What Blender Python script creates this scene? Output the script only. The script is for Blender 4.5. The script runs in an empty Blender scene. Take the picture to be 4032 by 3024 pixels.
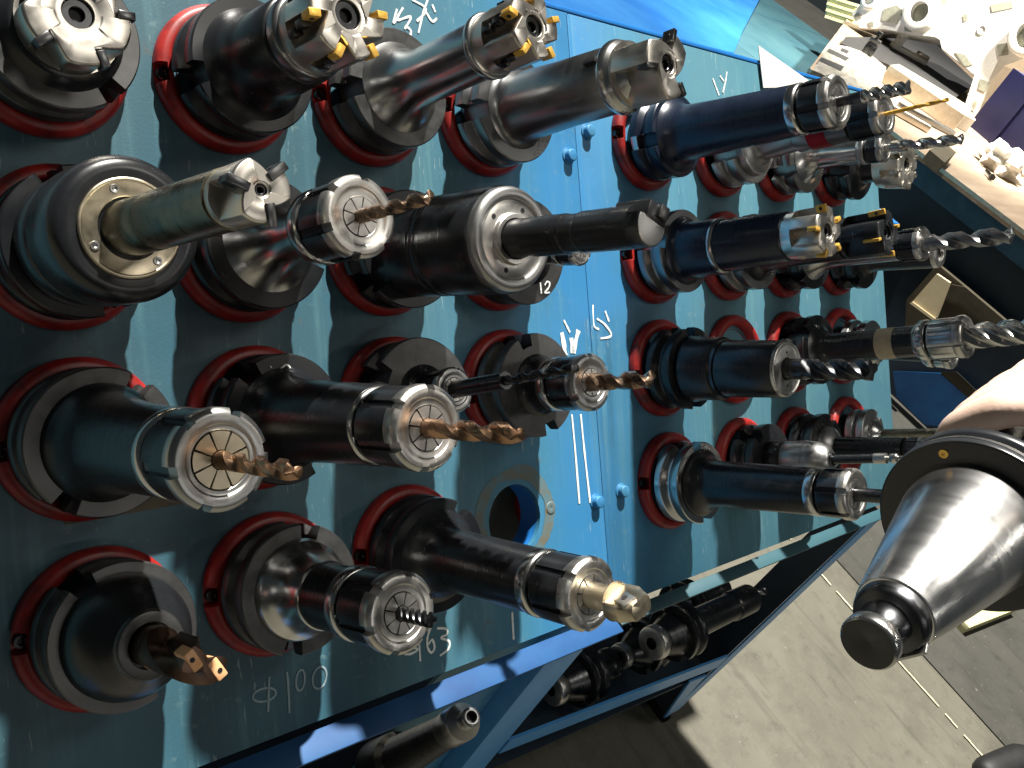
import bpy, bmesh, math, random
from mathutils import Vector, Matrix
R=math.radians; PI=math.pi; cos=math.cos; sin=math.sin
sc=bpy.context.scene; COL=sc.collection
random.seed(7)
HZ=1.0                                   # height of the rack panel's centre above the floor

# ------------------------------------------------------------------ camera
CW=Vector((-0.84262128,-0.56462282,0.52584246+HZ))
CX=Vector((0.72984892,-0.53611967,0.42414179)); CY=Vector((-0.08750565,-0.68860962,-0.71983301)); CZ=Vector((0.67798475,0.48825454,-0.54949448))
FPX=3615.1
cam=bpy.data.objects.new('camera',bpy.data.cameras.new('camera')); COL.objects.link(cam)
m=Matrix((CX,-CY,-CZ)).transposed().to_4x4(); m.translation=CW; cam.matrix_world=m
cam.data.sensor_width=36; cam.data.lens=FPX/4032*36; cam.data.clip_end=100; cam.data.clip_start=.02
sc.camera=cam
# ------------------------------------------------------------------ world and lamps (a dim workshop lit from the ceiling, with added fill lamps)
w=bpy.data.worlds.new('World'); sc.world=w; w.use_nodes=True
w.node_tree.nodes['Background'].inputs[0].default_value=(.80,.95,1.0,1); w.node_tree.nodes['Background'].inputs[1].default_value=.036
def lamp(name,kind,loc,tgt,power,col=(1,1,1),**k):
    d=bpy.data.lights.new(name,kind); d.energy=power; d.color=col
    for a,b in k.items(): setattr(d,a,b)
    o=bpy.data.objects.new(name,d); COL.objects.link(o); o.location=loc
    o.rotation_euler=(Vector(tgt)-Vector(loc)).to_track_quat('-Z','Y').to_euler(); return o
lamp('ceiling_lamp','AREA',(1.9,6.3,HZ+17.6),(0,0,HZ),12500,(1,.96,.88),shape='DISK',size=.45)
lamp('ceiling_panel','AREA',(.75,-1.25,HZ+3.1),(-.1,-.1,HZ+.1),15,(1,.95,.85),shape='SQUARE',size=.8)
lamp('added_tube','AREA',(2.6,-2.4,HZ+2.6),(.4,0,HZ),7,(1,.96,.88),shape='RECTANGLE',size=1.3,size_y=.06)  # added unseen tube, for highlight streaks on the right bay's steel
lamp('added_tube','AREA',(.1,-3.4,HZ+1.9),(-.1,0,HZ),8,(1,.96,.88),shape='RECTANGLE',size=1.5,size_y=.10)  # added unseen tube in front, fill for steel and shaded faces
lamp('bench_lamp','SPOT',(4.3,1.3,HZ+2.6),(4.7,1.7,HZ-.10),2600,(1,.94,.80),spot_size=R(70),spot_blend=.6,shadow_soft_size=.12)
lamp('added_hand_spot','SPOT',(-.12,-.16,HZ+1.75),(-.315,-.485,HZ+.36),260,(1,.97,.90),spot_size=R(17),spot_blend=.5,shadow_soft_size=.05)  # added unseen spot that brightens only the hand and held taper
vs=sc.view_settings; vs.view_transform='Standard'; vs.look='None'; vs.exposure=0; vs.gamma=1
sc.render.engine='CYCLES'; sc.cycles.use_denoising=True; sc.cycles.max_bounces=6
sc.cycles.sample_clamp_indirect=4

# ------------------------------------------------------------------ materials
def nodes(name):
    m=bpy.data.materials.new(name); m.use_nodes=True; t=m.node_tree
    return m,t,t.nodes['Principled BSDF']
def lk(t,a,b): t.links.new(a,b)
def noise(t,scale,vec=None,detail=3,rough=.55):
    n=t.nodes.new('ShaderNodeTexNoise'); n.inputs['Scale'].default_value=scale; n.inputs['Detail'].default_value=detail; n.inputs['Roughness'].default_value=rough
    if vec is not None: lk(t,vec,n.inputs['Vector'])
    return n
def ramp(t,src,stops):
    r=t.nodes.new('ShaderNodeValToRGB'); e=r.color_ramp.elements
    while len(e)<len(stops): e.new(.5)
    for q,(p_,c) in zip(e,stops): q.position=p_; q.color=(c if len(c)==4 else (*c,1))
    lk(t,src,r.inputs[0]); return r
def obj_coord(t,scale=None):
    c=t.nodes.new('ShaderNodeTexCoord')
    if scale is None: return c.outputs['Object']
    mp=t.nodes.new('ShaderNodeMapping'); mp.inputs['Scale'].default_value=scale; lk(t,c.outputs['Object'],mp.inputs['Vector']); return mp.outputs['Vector']
def bump(t,b,src,strength,dist=.001):
    n=t.nodes.new('ShaderNodeBump'); n.inputs['Strength'].default_value=strength; n.inputs['Distance'].default_value=dist
    lk(t,src,n.inputs['Height']); lk(t,n.outputs[0],b.inputs['Normal'])
def metal(name,c0,c1,r0,r1,metallic=1.0,brush=(8,8,260),bs=.12,spot=60,coat=0):
    """turned metal: fine rings round the axis, smudges in colour and gloss"""
    m,t,b=nodes(name)
    n=noise(t,spot,obj_coord(t),4,.6); cr=ramp(t,n.outputs[0],[(.32,c0),(.68,c1)]); lk(t,cr.outputs[0],b.inputs['Base Color'])
    k=noise(t,1.0,obj_coord(t,brush),2,.6)
    ad=t.nodes.new('ShaderNodeMath'); ad.operation='ADD'; lk(t,n.outputs[0],ad.inputs[0]); lk(t,k.outputs[0],ad.inputs[1])
    rr=t.nodes.new('ShaderNodeMapRange'); rr.inputs[1].default_value=.7; rr.inputs[2].default_value=1.3; rr.inputs[3].default_value=r0; rr.inputs[4].default_value=r1
    lk(t,ad.outputs[0],rr.inputs[0]); lk(t,rr.outputs[0],b.inputs['Roughness'])
    b.inputs['Metallic'].default_value=metallic
    if coat: b.inputs['Coat Weight'].default_value=coat; b.inputs['Coat Roughness'].default_value=.12
    bump(t,b,k.outputs[0],bs,.0004); return m
def plain(name,c0,c1,rough,scale=40,metallic=0,bs=.1,spec=.5,detail=4):
    m,t,b=nodes(name); n=noise(t,scale,obj_coord(t),detail,.6)
    cr=ramp(t,n.outputs[0],[(.3,c0),(.7,c1)]); lk(t,cr.outputs[0],b.inputs['Base Color'])
    b.inputs['Roughness'].default_value=rough; b.inputs['Metallic'].default_value=metallic; b.inputs['Specular IOR Level'].default_value=spec
    bump(t,b,n.outputs[0],bs,.001); return m
M={}
M['steel']=metal('bright_steel',(.50,.50,.49),(.56,.555,.54),.20,.28,spot=30,bs=.05,brush=(6,6,120))
M['polished']=metal('polished_taper',(.60,.60,.60),(.74,.73,.72),.20,.30,brush=(5,5,90),bs=.04,spot=22)
M['satin']=metal('satin_steel',(.37,.37,.37),(.43,.43,.42),.32,.42,bs=.05,spot=30)
M['grey_steel']=metal('grey_steel',(.23,.235,.24),(.28,.28,.28),.26,.36,spot=30,bs=.05,brush=(6,6,120))
M['dark_steel']=metal('dark_steel',(.055,.058,.062),(.10,.10,.105),.22,.40)
M['black']=metal('black_oxide',(.008,.009,.011),(.014,.015,.017),.24,.34,metallic=0,bs=.03,spot=25)
M['navy']=metal('blue_black_oxide',(.008,.013,.026),(.014,.022,.042),.24,.34,metallic=.1,bs=.03,spot=25)
M['flange_grey']=metal('phosphated_steel',(.070,.070,.070),(.12,.12,.12),.30,.50,metallic=.8)
M['face_steel']=metal('ground_face',(.46,.45,.43),(.62,.60,.57),.28,.44,brush=(90,90,90),bs=.06)
M['champagne']=metal('champagne_metal',(.46,.40,.29),(.58,.51,.39),.28,.42,brush=(60,60,60),bs=.05)
M['gunmetal']=metal('gunmetal_shank',(.13,.125,.095),(.24,.23,.18),.22,.40)
M['cutter']=metal('cutter_body',(.62,.58,.52),(.70,.66,.60),.28,.38,brush=(60,60,60),bs=.05)
M['copper']=metal('coated_drill',(.30,.175,.105),(.44,.275,.17),.22,.38)
M['bronze']=metal('bronze_drill',(.20,.13,.09),(.34,.24,.17),.22,.38)
M['brown']=metal('brown_drill',(.085,.050,.036),(.15,.095,.07),.28,.44)
M['orange_tip']=plain('orange_insert',(.70,.36,.16),(.82,.46,.24),.35,200)
M['gold']=plain('gold_insert',(.70,.40,.06),(.85,.52,.11),.34,300,metallic=.4)
M['carbide']=metal('dark_carbide',(.07,.07,.075),(.14,.14,.14),.25,.4)
def red_mat():
    m,t,b=nodes('red_plastic'); c=t.nodes.new('ShaderNodeTexCoord'); oi=t.nodes.new('ShaderNodeObjectInfo')
    ad=t.nodes.new('ShaderNodeVectorMath'); ad.operation='ADD'; lk(t,c.outputs['Object'],ad.inputs[0]); lk(t,oi.outputs['Location'],ad.inputs[1])
    n=noise(t,38,ad.outputs[0],5,.65); cr=ramp(t,n.outputs[0],[(.30,(.10,.009,.008)),(.50,(.29,.014,.012)),(.72,(.39,.025,.018))]); 
    k=noise(t,160,ad.outputs[0],4,.7); kr=ramp(t,k.outputs[0],[(.60,(0,0,0)),(.72,(.7,.7,.7))])
    x=t.nodes.new('ShaderNodeMix'); x.data_type='RGBA'; lk(t,kr.outputs[0],x.inputs[0]); lk(t,cr.outputs[0],x.inputs[6]); x.inputs[7].default_value=(.05,.02,.018,1)
    lk(t,x.outputs[2],b.inputs['Base Color']); b.inputs['Roughness'].default_value=.42; bump(t,b,k.outputs[0],.15,.0008); return m
M['red']=red_mat()
M['red_label']=metal('red_band',(.30,.01,.02),(.42,.02,.03),.25,.4,metallic=.5)
M['hole_dark']=plain('dark_recess',(.004,.004,.005),(.008,.008,.009),.6)
M['white_paint']=plain('white_marker',(.72,.76,.74),(.85,.88,.85),.6,900,bs=.4)
M['chalk']=plain('chalk_line',(.20,.30,.34),(.36,.46,.50),.8,1500,bs=.4)
M['paper']=plain('paper',(.80,.78,.70),(.86,.84,.77),.7,60,bs=.05)
M['cream']=plain('cream_card',(.72,.60,.38),(.80,.68,.45),.7,20)
M['label']=plain('tan_label',(.46,.38,.25),(.58,.48,.33),.6,120)
M['steel_rust']=plain('rusty_rim',(.07,.20,.27),(.15,.125,.075),.6,48,bs=.3,detail=6)
M['olive']=plain('olive_plate',(.11,.105,.075),(.16,.15,.11),.6,60)
M['blue_bright']=plain('bright_blue_sheet',(.006,.085,.30),(.030,.16,.38),.38,1.6,bs=.03,detail=7)
M['blue_deep']=plain('deep_blue_enamel',(.012,.13,.42),(.02,.19,.55),.40,14,bs=.05)
M['cab_paint']=plain('cabinet_teal',(.020,.070,.095),(.040,.105,.125),.5,3,bs=.05,detail=7)
M['post_blue']=plain('worn_post_blue',(.055,.26,.62),(.10,.36,.72),.42,9,bs=.08)
M['lip_blue']=plain('lip_blue',(.004,.050,.165),(.010,.085,.24),.62,12,bs=.08)
M['navy_bench']=plain('navy_enamel',(.008,.018,.032),(.015,.032,.052),.5,8)
M['bench_edge']=plain('bench_edge_blue',(.02,.07,.13),(.04,.12,.20),.5,12)
M['crate']=plain('violet_blue_plastic',(.007,.008,.048),(.011,.012,.068),.45,5,bs=.03)
M['casting']=plain('white_casting',(.70,.68,.62),(.80,.79,.74),.55,60,bs=.2)
M['cast_recess']=plain('casting_recess',(.20,.20,.155),(.30,.30,.24),.7,60)
M['cast_bore']=plain('casting_bore',(.10,.105,.08),(.16,.16,.125),.7,60)
M['alu']=metal('machined_aluminium',(.62,.58,.50),(.76,.72,.64),.30,.5,brush=(40,40,40))
M['yellow_card']=plain('yellow_strips',(.62,.60,.30),(.74,.72,.42),.6,60)
M['rubber']=plain('black_rubber',(.006,.006,.007),(.012,.012,.013),.6,60,bs=.2)
M['cloth']=plain('dark_cloth',(.006,.007,.010),(.014,.014,.018),.85,300,bs=.4)
M['brown_carton']=plain('brown_carton',(.045,.038,.022),(.07,.058,.035),.8,20)

def panel_paint(name,halos):
    m,t,b=nodes(name); oc=obj_coord(t)
    def mix(f,a,c,k=1.0):
        mu=t.nodes.new('ShaderNodeMath'); mu.operation='MULTIPLY'; mu.inputs[1].default_value=k; lk(t,f,mu.inputs[0])
        x=t.nodes.new('ShaderNodeMix'); x.data_type='RGBA'; lk(t,mu.outputs[0],x.inputs[0]); lk(t,a,x.inputs[6])
        if isinstance(c,tuple): x.inputs[7].default_value=(*c,1)
        else: lk(t,c,x.inputs[7])
        return x.outputs[2]
    def mul(a,c):
        mu=t.nodes.new('ShaderNodeMath'); mu.operation='MULTIPLY'; lk(t,a,mu.inputs[0]); lk(t,c,mu.inputs[1]); return mu.outputs[0]
    def msk(scale,lo,hi,vec=None,d=5): return ramp(t,noise(t,scale,vec if vec is not None else oc,d,.65).outputs[0],[(lo,(0,0,0)),(hi,(1,1,1))]).outputs[0]
    n=noise(t,3.2,oc,5,.6)
    sx=t.nodes.new('ShaderNodeSeparateXYZ'); lk(t,oc,sx.inputs[0])
    ab=t.nodes.new('ShaderNodeMath'); ab.operation='ABSOLUTE'                # more saturated blue along the middle seam, teal elsewhere
    sh=t.nodes.new('ShaderNodeMath'); sh.operation='SUBTRACT'; sh.inputs[1].default_value=.0; lk(t,sx.outputs[0],sh.inputs[0]); lk(t,sh.outputs[0],ab.inputs[0])
    ad=t.nodes.new('ShaderNodeMath'); ad.operation='MULTIPLY_ADD'; ad.inputs[1].default_value=.30; lk(t,n.outputs[0],ad.inputs[0]); lk(t,ab.outputs[0],ad.inputs[2])
    col=ramp(t,ad.outputs[0],[(.17,(.035,.215,.470)),(.27,(.050,.215,.360)),(.42,(.082,.215,.275))]).outputs[0]
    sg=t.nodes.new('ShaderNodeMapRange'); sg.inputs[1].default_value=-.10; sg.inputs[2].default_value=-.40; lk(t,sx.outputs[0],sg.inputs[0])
    col=mix(sg.outputs[0],col,(.032,.088,.115),.85)                           # light falloff painted in: darker and greyer over the left bay
    blot=msk(7,.45,.72); col=mix(blot,col,(.035,.15,.24),.45)                # darker oily patches
    st=msk(1,.52,.78,obj_coord(t,(60,2.2,60)),4); col=mix(mul(st,msk(5,.35,.6)),col,(.17,.36,.38),.55)      # pale runs
    st2=msk(1,.55,.75,obj_coord(t,(38,3,38)),4); col=mix(mul(st2,msk(4,.45,.6)),col,(.030,.075,.085),.5)    # dark runs
    col=mix(mul(msk(95,.58,.66,d=6),msk(8,.48,.62)),col,(.22,.32,.32),.42)   # scuffs down to primer
    col=mix(mul(msk(34,.60,.68),msk(6,.50,.62)),col,(.12,.095,.055),.7)      # rust-brown spots
    sc1=msk(1,.64,.67,obj_coord(t,(260,26,26)),2); col=mix(mul(sc1,msk(11,.5,.6)),col,(.38,.48,.48),.6)     # scratches
    gr=noise(t,900,oc,2,.6); col=mix(gr.outputs[0],col,(.03,.09,.12),.22)
    lk(t,col,b.inputs['Base Color'])
    rr=t.nodes.new('ShaderNodeMapRange'); rr.inputs[3].default_value=.30; rr.inputs[4].default_value=.66; lk(t,n.outputs[0],rr.inputs[0]); lk(t,rr.outputs[0],b.inputs['Roughness'])
    f=noise(t,420,oc,3,.6); bump(t,b,f.outputs[0],.22,.0008); return m
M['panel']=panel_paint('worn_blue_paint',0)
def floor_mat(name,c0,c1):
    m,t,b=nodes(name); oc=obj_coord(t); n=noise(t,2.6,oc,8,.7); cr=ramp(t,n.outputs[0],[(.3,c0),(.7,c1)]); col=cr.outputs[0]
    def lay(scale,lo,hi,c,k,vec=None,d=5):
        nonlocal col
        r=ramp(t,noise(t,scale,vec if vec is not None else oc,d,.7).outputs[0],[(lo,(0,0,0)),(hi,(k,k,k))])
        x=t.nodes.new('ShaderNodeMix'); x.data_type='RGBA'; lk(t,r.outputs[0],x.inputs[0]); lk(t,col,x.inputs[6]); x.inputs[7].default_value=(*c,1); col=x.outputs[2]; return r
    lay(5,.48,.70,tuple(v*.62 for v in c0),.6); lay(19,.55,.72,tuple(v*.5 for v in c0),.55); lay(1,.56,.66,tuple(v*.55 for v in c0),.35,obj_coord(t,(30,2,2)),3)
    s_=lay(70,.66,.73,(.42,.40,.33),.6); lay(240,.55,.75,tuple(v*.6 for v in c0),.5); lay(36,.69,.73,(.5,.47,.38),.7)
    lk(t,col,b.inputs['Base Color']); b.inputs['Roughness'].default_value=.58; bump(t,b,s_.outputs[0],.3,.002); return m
M['floor']=floor_mat('concrete',(.105,.10,.078),(.155,.145,.112))
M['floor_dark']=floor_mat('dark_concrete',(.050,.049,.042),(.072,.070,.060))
def wood_mat():
    m,t,b=nodes('bench_top'); n=noise(t,1,obj_coord(t,(1.5,9,9)),5,.65)
    cr=ramp(t,n.outputs[0],[(.3,(.15,.105,.07)),(.55,(.24,.18,.125)),(.75,(.34,.27,.20))]); lk(t,cr.outputs[0],b.inputs['Base Color']); b.inputs['Roughness'].default_value=.55
    bump(t,b,n.outputs[0],.2,.002); return m
M['bench_top']=wood_mat()
def skin_mat():
    m,t,b=nodes('skin'); n=noise(t,60,obj_coord(t),4,.6); cr=ramp(t,n.outputs[0],[(.3,(.60,.42,.33)),(.7,(.70,.52,.43))]); lk(t,cr.outputs[0],b.inputs['Base Color'])
    b.inputs['Roughness'].default_value=.5; b.inputs['Subsurface Weight'].default_value=.15; b.inputs['Subsurface Radius'].default_value=(.006,.003,.002)
    k=noise(t,350,obj_coord(t),3,.6); bump(t,b,k.outputs[0],.2,.0006); return m
M['skin']=skin_mat()

# ------------------------------------------------------------------ mesh helpers (millimetres in, metres out)
S=.001
class MB:
    def __init__(s): s.v=[]; s.f=[]; s.mi=[]
    def add(s,vs,fs,mi=0):
        o=len(s.v); s.v+= [tuple(x) for x in vs]; s.f+=[tuple(i+o for i in f) for f in fs]; s.mi+=[mi]*len(fs)
    def build(s,name,mats,parent=None,scale=S,smooth=38,matrix=None):
        me=bpy.data.meshes.new(name)
        vs=[Vector(x)*scale for x in s.v]
        if matrix is not None: vs=[matrix@x for x in vs]
        me.from_pydata(vs,[],s.f); 
        if not isinstance(mats,(list,tuple)): mats=[mats]
        for k in mats: me.materials.append(k)
        if len(mats)>1: me.polygons.foreach_set('material_index',s.mi)
        bm=bmesh.new(); bm.from_mesh(me); bmesh.ops.recalc_face_normals(bm,faces=bm.faces); bm.to_mesh(me); bm.free()
        if smooth:
            me.polygons.foreach_set('use_smooth',[True]*len(me.polygons)); me.set_sharp_from_angle(angle=R(smooth))
        o=bpy.data.objects.new(name,me); COL.objects.link(o)
        if parent is not None: o.parent=parent
        return o
def chamf(prof,c):
    out=[prof[0]]
    for i in range(1,len(prof)-1):
        a,b,d=(Vector((*prof[j],0)) for j in (i-1,i,i+1)); l1=(a-b).length; l2=(d-b).length
        if l1<1e-6 or l2<1e-6 or c<=0: out.append(prof[i]); continue
        u=(a-b)/l1; v=(d-b)/l2
        if u.dot(v)<-.93: out.append(prof[i]); continue
        e=min(c,l1*.4,l2*.4); p1=b+u*e; p2=b+v*e; out+=[(p1.x,p1.y),(p2.x,p2.y)]
    out.append(prof[-1]); return out
def angles(n=64,edges=()):
    a=[2*PI*i/n for i in range(n)]
    for e in edges:
        e%=2*PI; a=[x for x in a if abs((x-e+PI)%(2*PI)-PI)>.012]; a+=[(e-.004)%(2*PI),(e+.004)%(2*PI)]
    return sorted(a)
def lathe(mb,prof,n=64,mod=None,ths=None,c=.7,cap0=True,cap1=True,mi=0,ax=None):
    """prof [(z,r)...]; mod(z,r,th)->r; ax places the axis: a 4x4 in mm"""
    prof=chamf(prof,c); ths=ths or angles(n); N=len(ths); vs=[];fs=[]
    for z,r in prof:
        for t in ths:
            q=mod(z,r,t) if mod else r
            vs.append((q*cos(t),q*sin(t),z))
    for i in range(len(prof)-1):
        for j in range(N):
            k=(j+1)%N; fs.append((i*N+j,i*N+k,(i+1)*N+k,(i+1)*N+j))
    for cap,i in ((cap0,0),(cap1,len(prof)-1)):
        if cap and prof[i][1]>1e-6:
            vs.append((0,0,prof[i][0])); q=len(vs)-1
            for j in range(N): fs.append((i*N+j,i*N+(j+1)%N,q))
    if ax is not None: vs=[ax@Vector(x) for x in vs]
    mb.add(vs,fs,mi)
def box(mb,sx,sy,sz,mat=None,mi=0,b=0):
    x,y,z=sx/2,sy/2,sz/2
    if b<=0:
        vs=[(i,j,k) for i in (-x,x) for j in (-y,y) for k in (-z,z)]; fs=[(0,1,3,2),(4,6,7,5),(0,4,5,1),(2,3,7,6),(0,2,6,4),(1,5,7,3)]
    else:
        bm=bmesh.new(); bmesh.ops.create_cube(bm,size=1); bmesh.ops.scale(bm,vec=(sx,sy,sz),verts=bm.verts)
        bmesh.ops.bevel(bm,geom=bm.edges[:],offset=b,segments=2,affect='EDGES',profile=.5)
        bm.verts.index_update(); vs=[v.co[:] for v in bm.verts]; fs=[tuple(v.index for v in f.verts) for f in bm.faces]; bm.free()
    if mat is not None: vs=[mat@Vector(q) for q in vs]
    mb.add(vs,fs,mi)
def prism(mb,poly,z0,z1,mat=None,mi=0):
    n=len(poly); vs=[(x,y,z0) for x,y in poly]+[(x,y,z1) for x,y in poly]
    fs=[tuple(range(n))[::-1],tuple(range(n,2*n))]+[(i,(i+1)%n,n+(i+1)%n,n+i) for i in range(n)]
    if mat is not None: vs=[mat@Vector(q) for q in vs]
    mb.add(vs,fs,mi)
def loft(mb,sect,closed=True,cap=True,mi=0):
    n=len(sect[0]); vs=[q for s_ in sect for q in s_]; fs=[]
    for i in range(len(sect)-1):
        for j in range(n):
            k=(j+1)%n; fs.append((i*n+j,i*n+k,(i+1)*n+k,(i+1)*n+j))
    if cap:
        for i in (0,len(sect)-1):
            c=sum((Vector(q) for q in sect[i]),Vector())/n; vs.append(tuple(c)); q=len(vs)-1
            for j in range(n): fs.append((i*n+j,i*n+(j+1)%n,q))
    mb.add(vs,fs,mi)
T=Matrix.Translation
def Rz(a): return Matrix.Rotation(a,4,'Z')
def Rx(a): return Matrix.Rotation(a,4,'X')
def Ry(a): return Matrix.Rotation(a,4,'Y')
def tag(o,label,cat,group=None,kind=None):
    o['label']=label; o['category']=cat
    if group: o['group']=group
    if kind: o['kind']=kind
    return o
def thing(name,label,cat,matrix=None,group=None):
    o=bpy.data.objects.new(name,None); COL.objects.link(o); o.empty_display_size=.02
    if matrix is not None: o.matrix_world=matrix
    return tag(o,label,cat,group)

# panel frame: x along the rack, y up the slope, z out of the panel (45 degrees)
UX=Vector((1,0,0)); UY=Vector((0,.70710678,.70710678)); UZ=Vector((0,-.70710678,.70710678))
PF=Matrix((UX,UY,UZ)).transposed().to_4x4(); PF.translation=(0,0,HZ)
def at(px,py,n,d):
    """the point of the plane n.p=d (world) behind pixel px,py of the 4032 x 3024 photograph"""
    r=CX*((px-2016)/FPX)+CY*((py-1512)/FPX)+CZ; n=Vector(n); return CW+r*((d-n.dot(CW))/n.dot(r))
def atd(px,py,depth): return CW+(CX*((px-2016)/FPX)+CY*((py-1512)/FPX)+CZ)*depth
def onp(px,py):
    q=PF.inverted()@at(px,py,UZ,UZ.dot(Vector((0,0,HZ)))); return q.x*1000,q.y*1000

U=[-602,-450.1,-296.8,-142,141.7,313.5,469.3,637.7]; V=[226.5,75.8,-75.2,-227.2]
CELL={}
for r,rows in enumerate(('AE','BF','CG','DH')):
    for i in range(4): CELL[rows[0]+str(i+1)]=(U[i],V[r]); CELL[rows[1]+str(i+1)]=(U[4+i],V[r])

# ------------------------------------------------------------------ the rack
rack=thing('tool_rack','long blue steel rack with a sloping front panel of red tool sleeves on blue posts','tool rack',PF)
HOLE=CELL['D4']; HR=40
def panel_with_hole(x0,x1,y0,y1,hole=None):
    mb=MB(); t=6
    if hole is None: box(mb,x1-x0,y1-y0,t,T(((x0+x1)/2,(y0+y1)/2,-t/2)),b=.8); return mb
    hx,hy=hole; h=60; n=48
    for z in (0,-t):
        for a,b,c,d in ((x0,hx-h,y0,y1),(hx+h,x1,y0,y1),(hx-h,hx+h,y0,hy-h),(hx-h,hx+h,hy+h,y1)):
            mb.add([(a,c,z),(b,c,z),(b,d,z),(a,d,z)],[(0,1,2,3)])
        vs=[];fs=[]
        for i in range(n):
            a=2*PI*i/n; vs.append((hx+HR*cos(a),hy+HR*sin(a),z)); q=h/max(abs(cos(a)),abs(sin(a))); vs.append((hx+q*cos(a),hy+q*sin(a),z))
        for i in range(n): j=(i+1)%n; fs.append((2*i,2*i+1,2*j+1,2*j))
        mb.add(vs,fs)
    vs=[];fs=[]
    for i in range(n):
        a=2*PI*i/n; vs+=[(hx+HR*cos(a),hy+HR*sin(a),0),(hx+HR*cos(a),hy+HR*sin(a),-t)]
    for i in range(n): j=(i+1)%n; fs.append((2*i,2*i+1,2*j+1,2*j))
    mb.add(vs,fs)
    P=[(x0,y0),(x1,y0),(x1,y1),(x0,y1)]
    mb.add([(x,y,z) for x,y in P for z in (0,-t)],[(2*i,2*i+1,2*((i+1)%4)+1,2*((i+1)%4)) for i in range(4)])
    return mb
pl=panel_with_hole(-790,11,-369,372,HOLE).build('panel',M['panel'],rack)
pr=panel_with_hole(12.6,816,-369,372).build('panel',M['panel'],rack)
# returned edges of the panels, rails and posts
def rbox(name,mat,x0,x1,y0,y1,z0,z1,b=1.2,parent=None):
    mb=MB(); box(mb,x1-x0,y1-y0,z1-z0,T(((x0+x1)/2,(y0+y1)/2,(z0+z1)/2)),b=b); return mb.build(name,mat,parent or rack)
rbox('top_rail',M['blue_deep'],-790,816,373,379,-40,1)
rbox('end_flange',M['panel'],817,821,-369,372,-40,-.5)
PFI=PF.inverted()
def wbox(name,mat,x0,x1,y0,y1,z0,z1,parent,b=1.5,mw=None):
    """box given in world metres (z from the panel centre) as a part of a thing"""
    mb=MB(); box(mb,(x1-x0)*1000,(y1-y0)*1000,(z1-z0)*1000,T(((x0+x1)*500,(y0+y1)*500,(z0+z1)*500)),b=b)
    return mb.build(name,mat,parent,matrix=(mw or PFI)@T((0,0,HZ)))
def wprism(name,mat,pts,d,parent,inv=None,mi=None):
    """flat plate: world corner points, thickness vector d (m)"""
    mb=MB(); n=len(pts); a=[Vector(q)*1000 for q in pts]; bq=[(Vector(q)+Vector(d))*1000 for q in pts]
    mb.add(a+bq,[tuple(range(n)),tuple(range(n,2*n))[::-1]]+[(i,(i+1)%n,n+(i+1)%n,n+i) for i in range(n)])
    return mb.build(name,mat,parent,matrix=inv,smooth=0)
YB=-.2665
wbox('bottom_rail',M['lip_blue'],-.79,.010,YB-.026,YB+.001,-.2705,-.2665,rack)
wbox('bottom_rail',M['cab_paint'],.013,.816,YB-.018,YB+.001,-.2705,-.2665,rack)
wbox('post',M['post_blue'],-.056,.018,YB+.002,YB+.05,-1.0,-.292,rack)
# triangular gusset behind the middle post
def wpt(x,y,z): return Vector((x,y,z+HZ))
g=[wpt(-.059,YB+.03,-.315),wpt(-.06,YB+.03,-.85),wpt(-.34,YB+.03,-.85),wpt(-.215,YB+.03,-.315)]
wprism('gusset',M['panel'],g,(0,.004,0),rack,PFI)
# right hand post leans inwards; lower rail falls to the right as the floor frame does
wprism('post',M['post_blue'],[wpt(.775,YB,-.285),wpt(.822,YB,-.285),wpt(.742,YB,-.955),wpt(.700,YB,-.955)],(0,.004,0),rack,PFI)
wprism('post',M['navy_bench'],[wpt(.775,YB+.005,-.285),wpt(.700,YB+.005,-.955),wpt(.700,YB+.065,-.955),wpt(.775,YB+.065,-.285)],(.004,0,0),rack,PFI)
wprism('lower_rail',M['post_blue'],[wpt(.020,YB,-.590),wpt(.715,YB,-.728),wpt(.715,YB,-.770),wpt(.020,YB,-.628)],(0,.005,0),rack,PFI)
wprism('lower_tray',M['navy_bench'],[wpt(-.75,YB+.006,-.60),wpt(.70,YB+.006,-.80),wpt(.70,.05,-.80),wpt(-.75,.05,-.60)],(0,0,-.004),rack,PFI)
wprism('lower_rail',M['post_blue'],[wpt(.62,YB-.001,-.77),wpt(.69,YB-.001,-.785),wpt(.71,YB-.001,-.955),wpt(.69,YB-.001,-.955)],(0,.004,0),rack,PFI)
wbox('rear_post',M['blue_deep'],.82,.90,.10,.15,-1.0,.1,rack)
wbox('rear_post',M['blue_deep'],-.40,-.30,.20,.25,-1.0,.15,rack)
wbox('rear_post',M['olive'],-.62,-.52,-.10,-.05,-1.0,-.05,rack)
# caster under the middle of the rail
mb=MB(); lathe(mb,[(-14,20),(-14,34),(14,34),(14,20)],32,ax=Ry(PI/2)); box(mb,36,44,30,T((0,0,34)),b=2)
mb.build('caster',M['rubber'],rack,matrix=PFI@T(at(2610,2775,(0,1,0),YB+.03)))
# seam ridge and hex bolts
bolts=[(-7,196),(30,229),(-5,-231),(44,-226)]
for bx,by in bolts:
    mb=MB(); lathe(mb,[(0,10),(1.4,10),(1.6,7.6),(8,7.6),(9,6.4),(9,0)],36,c=.3); mb.build('bolt',M['panel'],rack,matrix=T((bx*S,by*S,0)))
rbox('seam',M['panel'],9,15,-366,370,.1,.9,b=.3)

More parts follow.
